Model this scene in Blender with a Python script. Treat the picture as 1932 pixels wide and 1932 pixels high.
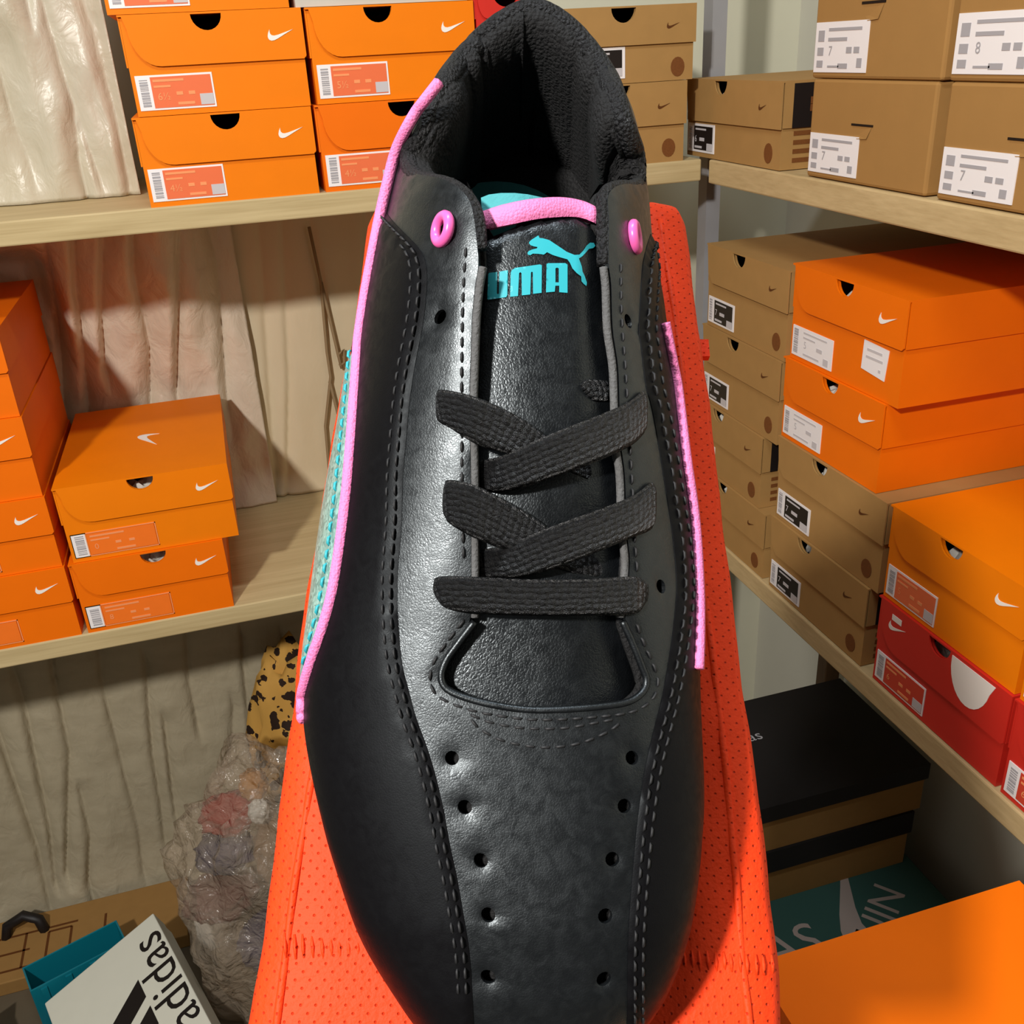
import bpy, bmesh, math, random
import numpy as np
from mathutils import Vector, Matrix, noise, geometry
from mathutils.bvhtree import BVHTree

# ------------------------------------------------------------------ clear
for o in list(bpy.data.objects):
    bpy.data.objects.remove(o)
SC = bpy.context.scene
COL = SC.collection
random.seed(4)

# ------------------------------------------------------------------ camera
CAMZ = 1.48                       # camera height above the floor
FPX = 1840.0
PITCH, ROLL, HEAD = math.radians(25.5), math.radians(3.2), math.radians(15.5)
fwd = np.array([math.sin(HEAD)*math.cos(PITCH), math.cos(HEAD)*math.cos(PITCH), -math.sin(PITCH)])
r0 = np.array([math.cos(HEAD), -math.sin(HEAD), 0.0])
u0 = np.cross(r0, fwd)
right = r0*math.cos(ROLL) - u0*math.sin(ROLL)
up = u0*math.cos(ROLL) + r0*math.sin(ROLL)
cd = bpy.data.cameras.new('camera')
cam = bpy.data.objects.new('camera', cd)
COL.objects.link(cam)
cd.sensor_fit = 'HORIZONTAL'
cd.sensor_width = 36.0
cd.lens = 36.0*FPX/1932.0
cd.clip_start = 0.02
cam.matrix_world = Matrix(((right[0], up[0], -fwd[0], 0), (right[1], up[1], -fwd[1], 0),
                           (right[2], up[2], -fwd[2], CAMZ), (0, 0, 0, 1)))
SC.camera = cam

# ------------------------------------------------------------------ world, lamp, exposure
w = bpy.data.worlds.new('room_ambient')
SC.world = w
w.use_nodes = True
w.node_tree.nodes['Background'].inputs[0].default_value = (1.0, 0.93, 0.83, 1)
w.node_tree.nodes['Background'].inputs[1].default_value = 0.10
ld = bpy.data.lights.new('ceiling_lamp', 'POINT')
ld.energy = 148.0
ld.color = (1.0, 0.955, 0.90)
ld.shadow_soft_size = 0.055
lo = bpy.data.objects.new('ceiling_lamp', ld)
lo.location = (-0.78, -0.50, CAMZ + 0.72)
COL.objects.link(lo)
td = bpy.data.lights.new('overhead_fill', 'AREA')      # cool fill light added overhead to lift the shoe's shadow on the bag
td.shape = 'RECTANGLE'
td.size, td.size_y = 0.6, 0.12
td.energy = 13.0
td.color = (0.88, 0.95, 1.0)
to_ = bpy.data.objects.new('overhead_fill', td)
to_.location = (-0.05, 0.30, CAMZ + 1.15)
to_.rotation_euler = (0, 0, 0)
COL.objects.link(to_)
vs = SC.view_settings
vs.view_transform = 'Standard'
vs.look = 'None'
vs.exposure = 0.0
vs.gamma = 1.0
vs.use_curve_mapping = False

# ------------------------------------------------------------------ helpers
def srgb(r, g, b):
    f = lambda c: ((c/255.0)/12.92 if c/255.0 <= 0.04045 else ((c/255.0+0.055)/1.055)**2.4)
    return (f(r), f(g), f(b), 1.0)

class N:
    """small node-tree helper"""
    def __init__(s, name):
        s.m = bpy.data.materials.new(name)
        s.m.use_nodes = True
        s.t = s.m.node_tree
        s.p = s.t.nodes['Principled BSDF']
        s.out = s.t.nodes['Material Output']
    def n(s, typ, **kw):
        nd = s.t.nodes.new(typ)
        for k, v in kw.items():
            if k.startswith('i_'):
                key = k[2:]
                nd.inputs[int(key) if key.isdigit() else key].default_value = v
            else:
                setattr(nd, k, v)
        return nd
    def l(s, a, b):
        s.t.links.new(a, b)
    def coord(s, scale=(1, 1, 1), rot=(0, 0, 0), which='Object'):
        tc = s.n('ShaderNodeTexCoord')
        mp = s.n('ShaderNodeMapping')
        mp.inputs['Scale'].default_value = scale
        mp.inputs['Rotation'].default_value = rot
        s.l(tc.outputs[which], mp.inputs['Vector'])
        return mp.outputs['Vector']
    def bump(s, h, strength=0.3, dist=0.001, prev=None):
        b = s.n('ShaderNodeBump')
        b.inputs['Strength'].default_value = strength
        b.inputs['Distance'].default_value = dist
        s.l(h, b.inputs['Height'])
        if prev is not None:
            s.l(prev, b.inputs['Normal'])
        s.l(b.outputs['Normal'], s.p.inputs['Normal'])
        return b.outputs['Normal']
    def math(s, op, a, b=None, c=None):
        m = s.n('ShaderNodeMath', operation=op)
        for i, x in enumerate((a, b, c)):
            if x is None:
                continue
            if isinstance(x, (int, float)):
                m.inputs[i].default_value = x
            else:
                s.l(x, m.inputs[i])
        return m.outputs[0]
    def mix(s, fac, a, b):
        m = s.n('ShaderNodeMix', data_type='RGBA')
        if isinstance(fac, (int, float)):
            m.inputs[0].default_value = fac
        else:
            s.l(fac, m.inputs[0])
        for i, x in ((6, a), (7, b)):
            if isinstance(x, tuple):
                m.inputs[i].default_value = x
            else:
                s.l(x, m.inputs[i])
        return m.outputs[2]
    def set(s, base=None, rough=None, spec=None, metal=None, sheen=None):
        if base is not None:
            s.p.inputs['Base Color'].default_value = base
        if rough is not None:
            s.p.inputs['Roughness'].default_value = rough
        if spec is not None:
            s.p.inputs['Specular IOR Level'].default_value = spec
        if metal is not None:
            s.p.inputs['Metallic'].default_value = metal
        if sheen is not None:
            s.p.inputs['Sheen Weight'].default_value = sheen
        return s

MAT = {}
def plain(name, base, rough=0.6, spec=0.4, var=0.0, scale=30.0, bump=0.0, bscale=200.0, bdist=0.001):
    a = N(name).set(base, rough, spec)
    if var > 0:
        v = a.coord((scale,)*3)
        nz = a.n('ShaderNodeTexNoise', i_Scale=1.0, i_Detail=4.0)
        a.l(v, nz.inputs['Vector'])
        dark = tuple(c*(1-var) for c in base[:3]) + (1,)
        lite = tuple(min(1, c*(1+var*0.6)) for c in base[:3]) + (1,)
        a.l(a.mix(nz.outputs['Fac'], dark, lite), a.p.inputs['Base Color'])
    if bump > 0:
        v = a.coord((bscale,)*3)
        nz = a.n('ShaderNodeTexNoise', i_Scale=1.0, i_Detail=3.0)
        a.l(v, nz.inputs['Vector'])
        a.bump(nz.outputs['Fac'], bump, bdist)
    MAT[name] = a.m
    return a.m

plain('card_orange', (0.86, 0.205, 0.0, 1), 0.55, 0.2, 0.06, 25, 0.06, 120)
plain('card_orange_deep', (0.86, 0.160, 0.0, 1), 0.55, 0.2, 0.06, 25, 0.06, 120)
plain('card_red', (0.62, 0.022, 0.012, 1), 0.45, 0.4, 0.06, 25, 0.05, 120)
plain('card_kraft', srgb(168, 128, 74), 0.75, 0.25, 0.10, 40, 0.1, 150)
plain('card_kraft_big', srgb(162, 120, 66), 0.75, 0.25, 0.08, 30, 0.1, 150)
plain('card_inside', srgb(120, 96, 70), 0.85, 0.2, 0.1, 60)
plain('card_black', (0.012, 0.010, 0.010, 1), 0.55, 0.35, 0.1, 60)
plain('card_tan', srgb(150, 112, 62), 0.75, 0.25, 0.1, 60)
plain('card_white', srgb(214, 212, 196), 0.55, 0.35, 0.04, 30, 0.05, 100)
plain('card_teal', srgb(52, 88, 80), 0.6, 0.35, 0.06, 40)
plain('card_grey', srgb(196, 190, 176), 0.6, 0.35, 0.06, 40)
plain('tissue', srgb(215, 210, 200), 0.8, 0.3, 0.05, 60, 0.5, 90, 0.004)
plain('print_white', srgb(240, 232, 222), 0.55, 0.3)
plain('print_black', srgb(28, 22, 20), 0.5, 0.35)
plain('print_grey', srgb(166, 162, 164), 0.6, 0.3)
plain('print_lightgrey', srgb(196, 190, 190), 0.6, 0.3)
plain('print_salmon', srgb(232, 112, 66), 0.5, 0.35, 0.05, 60)
plain('print_salmon_red', srgb(206, 66, 44), 0.5, 0.35, 0.05, 60)
plain('print_orange_pale', srgb(240, 150, 96), 0.5, 0.3)
plain('print_clear_orange', srgb(244, 118, 34), 0.4, 0.4, 0.05, 60)
plain('print_brown', srgb(92, 52, 20), 0.7, 0.2)
plain('print_stamp', srgb(120, 72, 34), 0.7, 0.2, 0.3, 500)
plain('print_pinkgrey', srgb(176, 160, 150), 0.6, 0.3)
plain('print_label_white', srgb(236, 230, 228), 0.5, 0.35)
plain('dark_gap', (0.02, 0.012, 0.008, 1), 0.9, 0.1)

def new_obj(name, me, mat=None, parent=None):
    o = bpy.data.objects.new(name, me)
    COL.objects.link(o)
    if mat is not None and me is not None:
        me.materials.clear()
        me.materials.append(MAT[mat] if isinstance(mat, str) else mat)
    if parent is not None:
        o.parent = parent
    return o

def tag(o, label, cat, group=None):
    o['label'] = label
    o['category'] = cat
    if group:
        o['group'] = group
    return o

def struct(o):
    o['kind'] = 'structure'
    return o

def empty(name, loc=(0, 0, 0), rotz=0.0):
    o = bpy.data.objects.new(name, None)
    COL.objects.link(o)
    o.location = loc
    o.rotation_euler = (0, 0, rotz)
    o.empty_display_size = 0.05
    return o

class MB:
    """collects shapes into one mesh"""
    def __init__(s):
        s.v, s.f = [], []
    def add(s, vs_, fs):
        b = len(s.v)
        s.v += [tuple(p) for p in vs_]
        s.f += [tuple(i+b for i in f) for f in fs]
        return s
    def box(s, x0, x1, y0, y1, z0, z1):
        return s.add([(x0, y0, z0), (x1, y0, z0), (x1, y1, z0), (x0, y1, z0),
                      (x0, y0, z1), (x1, y0, z1), (x1, y1, z1), (x0, y1, z1)],
                     [(0, 3, 2, 1), (4, 5, 6, 7), (0, 1, 5, 4), (1, 2, 6, 5), (2, 3, 7, 6), (3, 0, 4, 7)])
    def prism(s, poly, y0, y1, axis='y'):
        """extrude a 2D polygon (x,z), ccw seen from -y, from y0 (front) to y1"""
        n = len(poly)
        if axis == 'y':
            a = [(p[0], y0, p[1]) for p in poly]
            b = [(p[0], y1, p[1]) for p in poly]
        else:
            a = [(p[0], p[1], y1) for p in poly]
            b = [(p[0], p[1], y0) for p in poly]
        fs = [tuple(range(n)), tuple(range(2*n-1, n-1, -1))]
        for i in range(n):
            j = (i+1) % n
            fs.append((i, i+n, j+n, j))
        return s.add(a+b, fs)
    def tube(s, pts, r, k=8, closed=False):
        pts = [Vector(p) for p in pts]
        n = len(pts)
        rings = []
        prev = None
        for i, p in enumerate(pts):
            if closed:
                t = (pts[(i+1) % n]-pts[i-1])
            else:
                t = pts[min(i+1, n-1)]-pts[max(i-1, 0)]
            t.normalize()
            if prev is None:
                prev = t.orthogonal().normalized()
            prev = (prev-t*prev.dot(t)).normalized()
            q = t.cross(prev)
            rr = r[i] if isinstance(r, (list, tuple, np.ndarray)) else r
            rings.append([p+(prev*math.cos(2*math.pi*j/k)+q*math.sin(2*math.pi*j/k))*rr for j in range(k)])
        vs_ = [v for rg in rings for v in rg]
        fs = []
        for i in range(n if closed else n-1):
            for j in range(k):
                a, b = i*k+j, i*k+(j+1) % k
                c, d = ((i+1) % n)*k+(j+1) % k, ((i+1) % n)*k+j
                fs.append((a, b, c, d))
        if not closed:
            fs.append(tuple(range(k-1, -1, -1)))
            fs.append(tuple(range((n-1)*k, n*k)))
        return s.add(vs_, fs)
    def mesh(s, name, smooth=False):
        me = bpy.data.meshes.new(name)
        me.from_pydata(s.v, [], s.f)
        if smooth:
            me.polygons.foreach_set('use_smooth', [True]*len(me.polygons))
        me.update()
        return me
    def build(s, name, mat, parent=None, smooth=False, bevel=0.0):
        o = new_obj(name, s.mesh(name, smooth), mat, parent)
        if bevel > 0:
            m = o.modifiers.new('bevel', 'BEVEL')
            m.width = bevel
            m.segments = 2
            m.limit_method = 'ANGLE'
        return o

def text_mesh(txt, size):
    """lettering as a flat mesh in the xy plane, origin at lower left"""
    cu = bpy.data.curves.new('lettering', 'FONT')
    cu.body = txt
    cu.size = size
    cu.resolution_u = 3
    ob = bpy.data.objects.new('lettering', cu)
    COL.objects.link(ob)
    dg = bpy.context.evaluated_depsgraph_get()
    dg.update()
    me = bpy.data.meshes.new_from_object(ob.evaluated_get(dg))
    bpy.data.objects.remove(ob)
    bpy.data.curves.remove(cu)
    return me

def add_text(mb, txt, size, x, z, y):
    """text standing in the xz plane facing -y"""
    me = text_mesh(txt, size)
    vs_ = [(v.co.x+x, y, v.co.y+z) for v in me.vertices]
    mb.add(vs_, [tuple(p.vertices) for p in me.polygons])
    bpy.data.meshes.remove(me)

def ray_dir(px, py):
    return (px-966)/FPX*right - (py-966)/FPX*up + fwd
def on_plane(px, py, axis, val):
    """world point where the line of sight of a pixel meets a plane (val relative to the camera)"""
    d = ray_dir(px, py)
    p = d*(val/d[axis])
    return Vector((p[0], p[1], p[2]+CAMZ))

SWOOSH = [(1.0, .37), (.62, .19), (.38, .07), (.24, .015), (.13, 0.0), (.05, .03), (.01, .09), (0.0, .16), (.03, .27),
          (.10, .40), (.095, .31), (.11, .24), (.16, .19), (.25, .175), (.40, .20), (.65, .27)]
def swoosh(mb, x, z, wd, y, flip=1):
    pts = [(x+p[0]*wd, z+p[1]*wd) for p in SWOOSH]
    mb.prism(pts, y, y+0.0004)

# ------------------------------------------------------------------ shoe box builder
def notch(cx, r, top, k=12):
    return [(cx+r*math.cos(a), top-r*1.0*math.sin(a)) for a in [math.pi*i/k for i in range(k+1)]]

def shoe_box(name, W, D, H, loc, rotz, look, label, group=None, hole=0.5, lab='orange', size='5',
             tissue=False, lh=0.052, logo=True, labw=0.43, side_panel=False, top_logo=False, zrot=0.0, stamp=False, labx=.004):
    c = {'orange': 'card_orange', 'deep': 'card_orange_deep', 'red': 'card_red', 'kraft': 'card_kraft', 'grey': 'card_grey'}[look]
    root = empty(name, (loc[0], loc[1], loc[2]+CAMZ), rotz+zrot)
    tag(root, label, 'shoe box', group)
    t = 0.0025
    cx, r = W*hole, 0.0165
    b = MB()
    b.box(0, W, 0, D, 0, t)
    b.box(0, t, t, D, t, H-t)
    b.box(W-t, W, t, D, t, H-t)
    b.box(t, W-t, D-t, D, t, H-t)
    top = H-t
    fr = [(0, t), (W, t), (W, top)] + notch(cx, r, top) + [(0, top)]
    b.prism(fr, 0, t)
    body = b.build('body', c, root)
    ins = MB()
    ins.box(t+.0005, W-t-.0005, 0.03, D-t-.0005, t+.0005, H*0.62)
    new_obj('interior_shade', ins.mesh('interior_shade'), 'dark_gap', root)  # near-black block, paints the shade seen through the thumb hole
    if tissue:
        g = MB()
        pts = []
        for i in range(9):
            for j in range(5):
                pts.append((cx-.03+.06*i/8, .006+.03*j/4+random.uniform(0, .004), H*0.60+random.uniform(0, .022)+.004*j))
        g.add(pts, [(i*5+j, (i+1)*5+j, (i+1)*5+j+1, i*5+j+1) for i in range(8) for j in range(4)])
        g.build('tissue_paper', 'tissue', root)
    # lid
    q = 0.002
    l = MB()
    l.box(-q, W+q, -q-.0015, D+q, H-q, H)
    l.box(-q, -q+.0018, 0, D+q, H-lh, H-q)
    l.box(W+q-.0018, W+q, 0, D+q, H-lh*0.98, H-q)
    l.box(-q, W+q, D+q-.0018, D+q, H-lh, H-q)
    z0 = H-lh
    R = W*0.15
    if look == 'kraft':
        flap = [(W*0.08, z0), (W+q, z0), (W+q, H-q)] + notch(cx, r, H-q) + [(0, H-q), (W*0.02, z0+.012)]
    else:
        arc = [(W*0.03+R-R*math.sin(a), z0+lh*0.72-lh*0.72*math.cos(a)) for a in [0.5*math.pi*i/8 for i in range(9)]]
        flap = arc[::-1] + [(W+q-.003, z0), (W+q, z0+.003), (W+q, H-q)] + notch(cx, r, H-q) + [(W*0.012, H-q)]
    l.prism(flap, -q-.0015, -q+.0003)
    lid = l.build('lid', c, root)
    if logo:
        s = MB()
        wd = 0.029 if look != 'kraft' else 0.017
        swoosh(s, W*0.80 if look != 'kraft' else W*0.80, H-lh*0.62, wd, -q-.0021)
        s.build('swoosh_logo', 'print_brown' if look == 'kraft' else 'print_white', lid)
    if top_logo:
        s = MB()
        pts = [(W*0.45+p[1]*0.075, D*0.36+(1-p[0])*0.05) for p in SWOOSH]
        s.prism(pts[::-1], H+.0001, H+.0005, 'z')
        s.build('swoosh_logo', 'print_white', lid)
    if side_panel:
        s = MB()
        s.box(W+q, W+q+.0005, 0.012, 0.082, H-lh+.001, H-.003)
        s.build('black_panel', 'print_black', lid)
        e = MB()
        for k in range(9):
            a = 2*math.pi*k/9
            e.box(W+q+.0005, W+q+.0008, .047+.010*math.cos(a)-.0035, .047+.010*math.cos(a)+.0035,
                  H-lh*0.5+.011*math.sin(a)-.004, H-lh*0.5+.011*math.sin(a)+.004)
        e.box(W+q+.0005, W+q+.0008, .040, .054, H-lh*0.5-.007, H-lh*0.5+.007)
        e.build('sun_emblem', 'print_stamp', lid)
        p = MB()
        for k in range(4):
            p.box(W+.0001, W+.0005, .016, .072, H*0.08+k*.010, H*0.08+k*.010+.005)
        p.build('side_print', 'print_stamp', body)
    if stamp:
        s = MB()
        ang = [2*math.pi*i/16 for i in range(16)]
        s.prism([(W*0.89+.0095*math.cos(a), H*0.18+.0115*math.sin(a)) for a in ang], -.0006, 0)
        s.build('round_stamp', 'print_stamp', body)
    # label
    if lab:
        x0, z0 = labx, 0.006
        wd, hg = W*labw, 0.036
        if lab == 'clear':
            hg = 0.034
        lb = MB()
        if lab == 'clear':
            e = .0012
            for bx in ((x0, x0+wd, z0, z0+e), (x0, x0+wd, z0+hg-e, z0+hg), (x0, x0+e, z0, z0+hg), (x0+wd-e, x0+wd, z0, z0+hg)):
                lb.box(bx[0], bx[1], -.0009, 0, bx[2], bx[3])
            lb.box(x0, x0+wd*0.18, -.0009, 0, z0, z0+hg)
        else:
            lb.box(x0, x0+wd, -.0009, 0, z0, z0+hg)
        lo_ = lb.build('label', 'print_orange_pale' if lab == 'clear' else 'print_label_white', root)
        yf = -.0013
        if lab in ('orange', 'clear', 'redlab'):
            f = MB()
            f.box(x0+wd*0.19, x0+wd-.002, yf, -.0003, z0+.002, z0+hg-.002)
            f.build('label_field', {'orange': 'print_salmon', 'clear': 'print_clear_orange', 'redlab': 'print_salmon_red'}[lab], lo_)
            if lab == 'clear':
                wb = MB()
                wb.box(x0+.001, x0+wd*0.17, -.0011, -.0008, z0+.001, z0+hg-.001)
                wb.build('barcode_strip', 'print_label_white', lo_)
            tx = MB()
            rr = random.Random(size+label)
            tx.box(x0+wd*.22, x0+wd*.62, yf-.0003, yf, z0+hg*.80, z0+hg*.87)
            tx.box(x0+wd*.22, x0+wd*.44, yf-.0003, yf, z0+hg*.64, z0+hg*.70)
            add_text(tx, size, .011, x0+wd*.25, z0+hg*.28, yf-.0003)
            for k in range(2):
                tx.box(x0+wd*(.50+.16*k), x0+wd*(.50+.16*k)+.007, yf-.0003, yf, z0+hg*.40, z0+hg*.50)
            tx.box(x0+wd*.5, x0+wd*.72, yf-.0003, yf, z0+hg*.12, z0+hg*.2)
            tx.build('label_print', 'print_orange_pale', lo_)
            if lab != 'clear':
                sq = MB()
                sq.box(x0+wd*.80, x0+wd-.002, yf-.0003, yf, z0+.003, z0+hg*.40)
                sq.build('label_corner', 'print_lightgrey', lo_)
        elif lab == 'black':
            f = MB()
            f.box(x0+wd*0.24, x0+wd*.94, yf, -.0003, z0+.003, z0+hg-.003)
            f.build('label_field', 'print_black', lo_)
            tx = MB()
            tx.box(x0+wd*.30, x0+wd*.70, yf-.0003, yf, z0+hg*.78, z0+hg*.84)
            tx.box(x0+wd*.46, x0+wd*.64, yf-.0003, yf, z0+hg*.40, z0+hg*.52)
            tx.box(x0+wd*.74, x0+wd*.94, yf-.0003, yf, z0+.003, z0+hg*.34)
            tx.box(x0+wd*.28, x0+wd*.55, yf-.0003, yf, z0+hg*.14, z0+hg*.22)
            add_text(tx, size, .012, x0+wd*.28, z0+hg*.36, yf-.0003)
            tx.build('label_print', 'print_lightgrey', lo_)
        elif lab == 'white':
            tx = MB()
            tx.box(x0+wd*.28, x0+wd*.86, yf, -.0003, z0+hg*.84, z0+hg*.89)
            tx.box(x0+wd*.28, x0+wd*.58, yf, -.0003, z0+hg*.68, z0+hg*.73)
            tx.box(x0+wd*.62, x0+wd*.76, yf, -.0003, z0+hg*.42, z0+hg*.54)
            tx.box(x0+wd*.30, x0+wd*.70, yf, -.0003, z0+hg*.12, z0+hg*.18)
            tx.box(x0+wd*.80, x0+wd*.92, yf, -.0003, z0+hg*.08, z0+hg*.30)
            add_text(tx, size, .012, x0+wd*.30, z0+hg*.36, yf)
            tx.build('label_print', 'print_lightgrey', lo_)
        bc = MB()
        rr = random.Random(label)
        zz = z0+.004
        while zz < z0+hg-.004:
            hh = rr.choice([.0008, .0014, .0022])
            bc.box(x0+wd*.045, x0+wd*.15, yf-.0001, -.0003, zz, zz+hh)
            zz += hh+rr.choice([.0008, .0013])
        bc.build('barcode', 'print_grey', lo_)
    return root

PI = math.pi
RZ = -PI/2

# ================================================================== THE ROOM
def wood(name, c1, c2, scale=(1.2, 9, 9), rough=0.6):
    a = N(name).set(None, rough, 0.3)
    v = a.coord(scale)
    nz = a.n('ShaderNodeTexNoise', i_Scale=3.0, i_Detail=6.0, i_Distortion=1.2)
    a.l(v, nz.inputs['Vector'])
    v2 = a.coord((scale[0]*2, scale[1]*9, scale[2]*9))
    n2 = a.n('ShaderNodeTexNoise', i_Scale=4.0, i_Detail=3.0)
    a.l(v2, n2.inputs['Vector'])
    f = a.math('MULTIPLY_ADD', n2.outputs['Fac'], 0.5, a.math('MULTIPLY', nz.outputs['Fac'], 0.6))
    a.l(a.mix(f, c1, c2), a.p.inputs['Base Color'])
    a.bump(n2.outputs['Fac'], 0.15, 0.001)
    MAT[name] = a.m
wood('shelf_wood', srgb(148, 124, 78), srgb(214, 194, 148))
wood('shelf_wood_y', srgb(150, 122, 76), srgb(216, 190, 142), (9, 1.2, 9))
wood('dark_wood', srgb(58, 42, 28), srgb(96, 72, 46), (9, 9, 1.2))
plain('wall_paint', srgb(214, 212, 190), 0.7, 0.3, 0.07, 5, 0.1, 60)
plain('wall_paint_right', srgb(206, 204, 190), 0.7, 0.3, 0.07, 5, 0.1, 60)
plain('floor_cement', srgb(96, 84, 66), 0.8, 0.3, 0.25, 7, 0.2, 60)
plain('post_metal', srgb(150, 150, 152), 0.45, 0.5, 0.1, 30)

def room_box(name, x0, x1, y0, y1, z0, z1, mat, bevel=0):
    return MB().box(x0, x1, y0, y1, z0+CAMZ, z1+CAMZ).build(name, mat, bevel=bevel)

FL = -CAMZ
struct(room_box('floor', -1.6, 1.06, -0.9, 1.68, FL-.05, FL, 'floor_cement'))
struct(room_box('wall_back', -1.6, 1.06, 1.62, 1.68, FL, 1.0, 'wall_paint'))
struct(room_box('wall_right', 1.0, 1.06, -0.9, 1.62, FL, 1.0, 'wall_paint_right'))

SH_U, SH_L, ST = -0.149, -0.690, 0.028
tag(room_box('shelf_board', -1.3, 0.638, 1.252, 1.619, SH_U-ST, SH_U, 'shelf_wood', .002),
    'upper pale wooden shelf board in front of the sheeted back wall', 'shelf', 'wooden shelf boards')
tag(room_box('shelf_board', -1.3, 0.638, 1.252, 1.619, SH_L-ST, SH_L, 'shelf_wood', .002),
    'lower pale wooden shelf board along the curtained back wall', 'shelf', 'wooden shelf boards')
tag(room_box('shelf_board', 0.645, 0.998, 0.2, 1.245, SH_U-ST-.003, SH_U-.001, 'shelf_wood_y', .002),
    'upper wooden shelf board on the right carrying plain brown cartons', 'shelf', 'wooden shelf boards')
tag(room_box('shelf_board', 0.645, 0.998, 0.2, 1.245, SH_L-ST-.003, SH_L-.001, 'shelf_wood_y', .002),
    'lower wooden shelf board on the right under the red shoe boxes', 'shelf', 'wooden shelf boards')
# knots and nail heads on the board edges
p = MB()
p.box(0.690, 0.712, 1.335, 1.339, FL+CAMZ, CAMZ+0.9)
p.box(0.690, 0.694, 1.339, 1.361, FL+CAMZ, CAMZ+0.9)
tag(p.build('metal_post', 'post_metal'), 'grey metal angle post standing in the corner of the shelves', 'post')
tag(room_box('wooden_leg', .925, .955, 1.262, 1.29, FL, SH_L-ST-.003, 'dark_wood', .002),
    'dark wooden shelf leg standing behind the black lidded boxes', 'post')
tag(room_box('wooden_leg', -.668, -.635, 1.50, 1.545, FL, SH_L-ST, 'dark_wood', .002),
    'dark wooden leg at the left edge beside the curtain foot', 'post')

# ---------------------------------------------------------------- hanging sheets
def sheet_mat(name, c1, c2, rough, crumple, cs=(14, 14, 5), spec=0.5):
    a = N(name).set(None, rough, spec)
    v = a.coord(cs)
    nz = a.n('ShaderNodeTexNoise', i_Scale=1.0, i_Detail=5.0, i_Roughness=0.6)
    a.l(v, nz.inputs['Vector'])
    a.l(a.mix(nz.outputs['Fac'], c1, c2), a.p.inputs['Base Color'])
    v2 = a.coord((38, 38, 22))
    n2 = a.n('ShaderNodeTexNoise', i_Scale=1.0, i_Detail=4.0, i_Distortion=0.6)
    a.l(v2, n2.inputs['Vector'])
    a.bump(n2.outputs['Fac'], crumple, 0.01)
    MAT[name] = a.m
sheet_mat('sheet_plastic', srgb(176, 162, 132), srgb(208, 204, 188), 0.36, 0.45)
sheet_mat('sheet_satin', srgb(192, 174, 148), srgb(226, 216, 198), 0.34, 0.55)
sheet_mat('sheet_cloth', srgb(160, 148, 122), srgb(194, 184, 158), 0.7, 0.4, (10, 10, 30), 0.25)
sheet_mat('sheet_board', srgb(206, 190, 156), srgb(222, 208, 178), 0.55, 0.12, spec=0.3)

def sheet(name, x0, x1, z0, z1, yb, amp, creases, mat, nx=200, nz=130, wid=0.012, crumple=0.004, seed=0.0, rise=None):
    lines = []
    for ln in creases:
        pts = [on_plane(px, py, 1, yb) for px, py in ln]
        pts.sort(key=lambda q: q.z)
        lines.append((np.array([q.z-CAMZ for q in pts]), np.array([q.x for q in pts])))
    vs_, fs = [], []
    for j in range(nz+1):
        z = z0+(z1-z0)*j/nz
        cx = []
        for zs, xs in lines:
            a = 1.0
            if z < zs[0]:
                a = max(0, 1-(zs[0]-z)/0.05)
            if z > zs[-1]:
                a = max(0, 1-(z-zs[-1])/0.05)
            if a > 0:
                cx.append((float(np.interp(z, zs, xs)), a))
        for i in range(nx+1):
            x = x0+(x1-x0)*i/nx
            dip = 0.0
            for c, a in cx:
                d = x-c
                # one flank steep, the other rolling
                ww = wid if d > 0 else wid*0.35
                dip = max(dip, a*math.exp(-abs(d)/ww))
            n_ = noise.noise(Vector((x*9, z*3.0, seed)))
            n2 = noise.noise(Vector((x*34, z*16, seed+5)))
            y = yb-(rise(x, z) if rise else 0.0)-amp*(1-dip)*(0.75+0.5*n_)-crumple*n2*(1-dip)
            vs_.append((x, y, z+CAMZ))
    for j in range(nz):
        for i in range(nx):
            a = j*(nx+1)+i
            fs.append((a, a+1, a+nx+2, a+nx+1))
    m = MB().add(vs_, fs)
    o = m.build(name, mat, smooth=True)
    sm = o.modifiers.new('thickness', 'SOLIDIFY')
    sm.thickness = 0.0008
    sm.offset = 1.0
    return o

tag(sheet('plastic_sheet', -.62, -.085, SH_U+.001, .60, 1.405, .022,
          [[(78, 0), (124, 155), (186, 331)], [(-10, 100), (31, 246), (52, 292)], [(150, -20), (220, 225), (246, 367)],
           [(176, 39), (217, 220)], [(138, 190), (150, 310), (165, 372)], [(40, -60), (50, -10)], [(-60, 50), (-20, 380)]], 'sheet_plastic',
          nx=190, nz=150, wid=0.02, crumple=0.009, seed=1.3),
    'crumpled whitish plastic sheet hanging beside the upper orange boxes', 'curtain')
def _ss(t):
    t = max(0.0, min(1.0, t))
    return t*t*(3-2*t)
def satin_rise(x, z):
    # the cloth billows forward above the boxes
    return .115*max(0.0, min(1.0, (z+.47)/.29))**1.2*_ss((x+.262)/.04)*_ss((.03-x)/.12)+.115*_ss((z+.25)/.06)*_ss((-.222-x)/.04)
tag(sheet('satin_curtain', -.66, .022, SH_L+.001, SH_U-ST-.001, 1.606, .026,
          [[(152, 400), (152, 524), (157, 583), (167, 800)], [(257, 400), (257, 500), (283, 643), (283, 800)], [(340, 400), (333, 740)],
           [(100, 430), (120, 760)], [(205, 400), (196, 560), (200, 690)], [(390, 420), (409, 500), (430, 780)]], 'sheet_satin',
          nx=230, nz=130, wid=0.016, crumple=0.008, seed=7.7, rise=satin_rise),
    'shiny crumpled beige curtain hanging behind the lower orange boxes', 'curtain')
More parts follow.
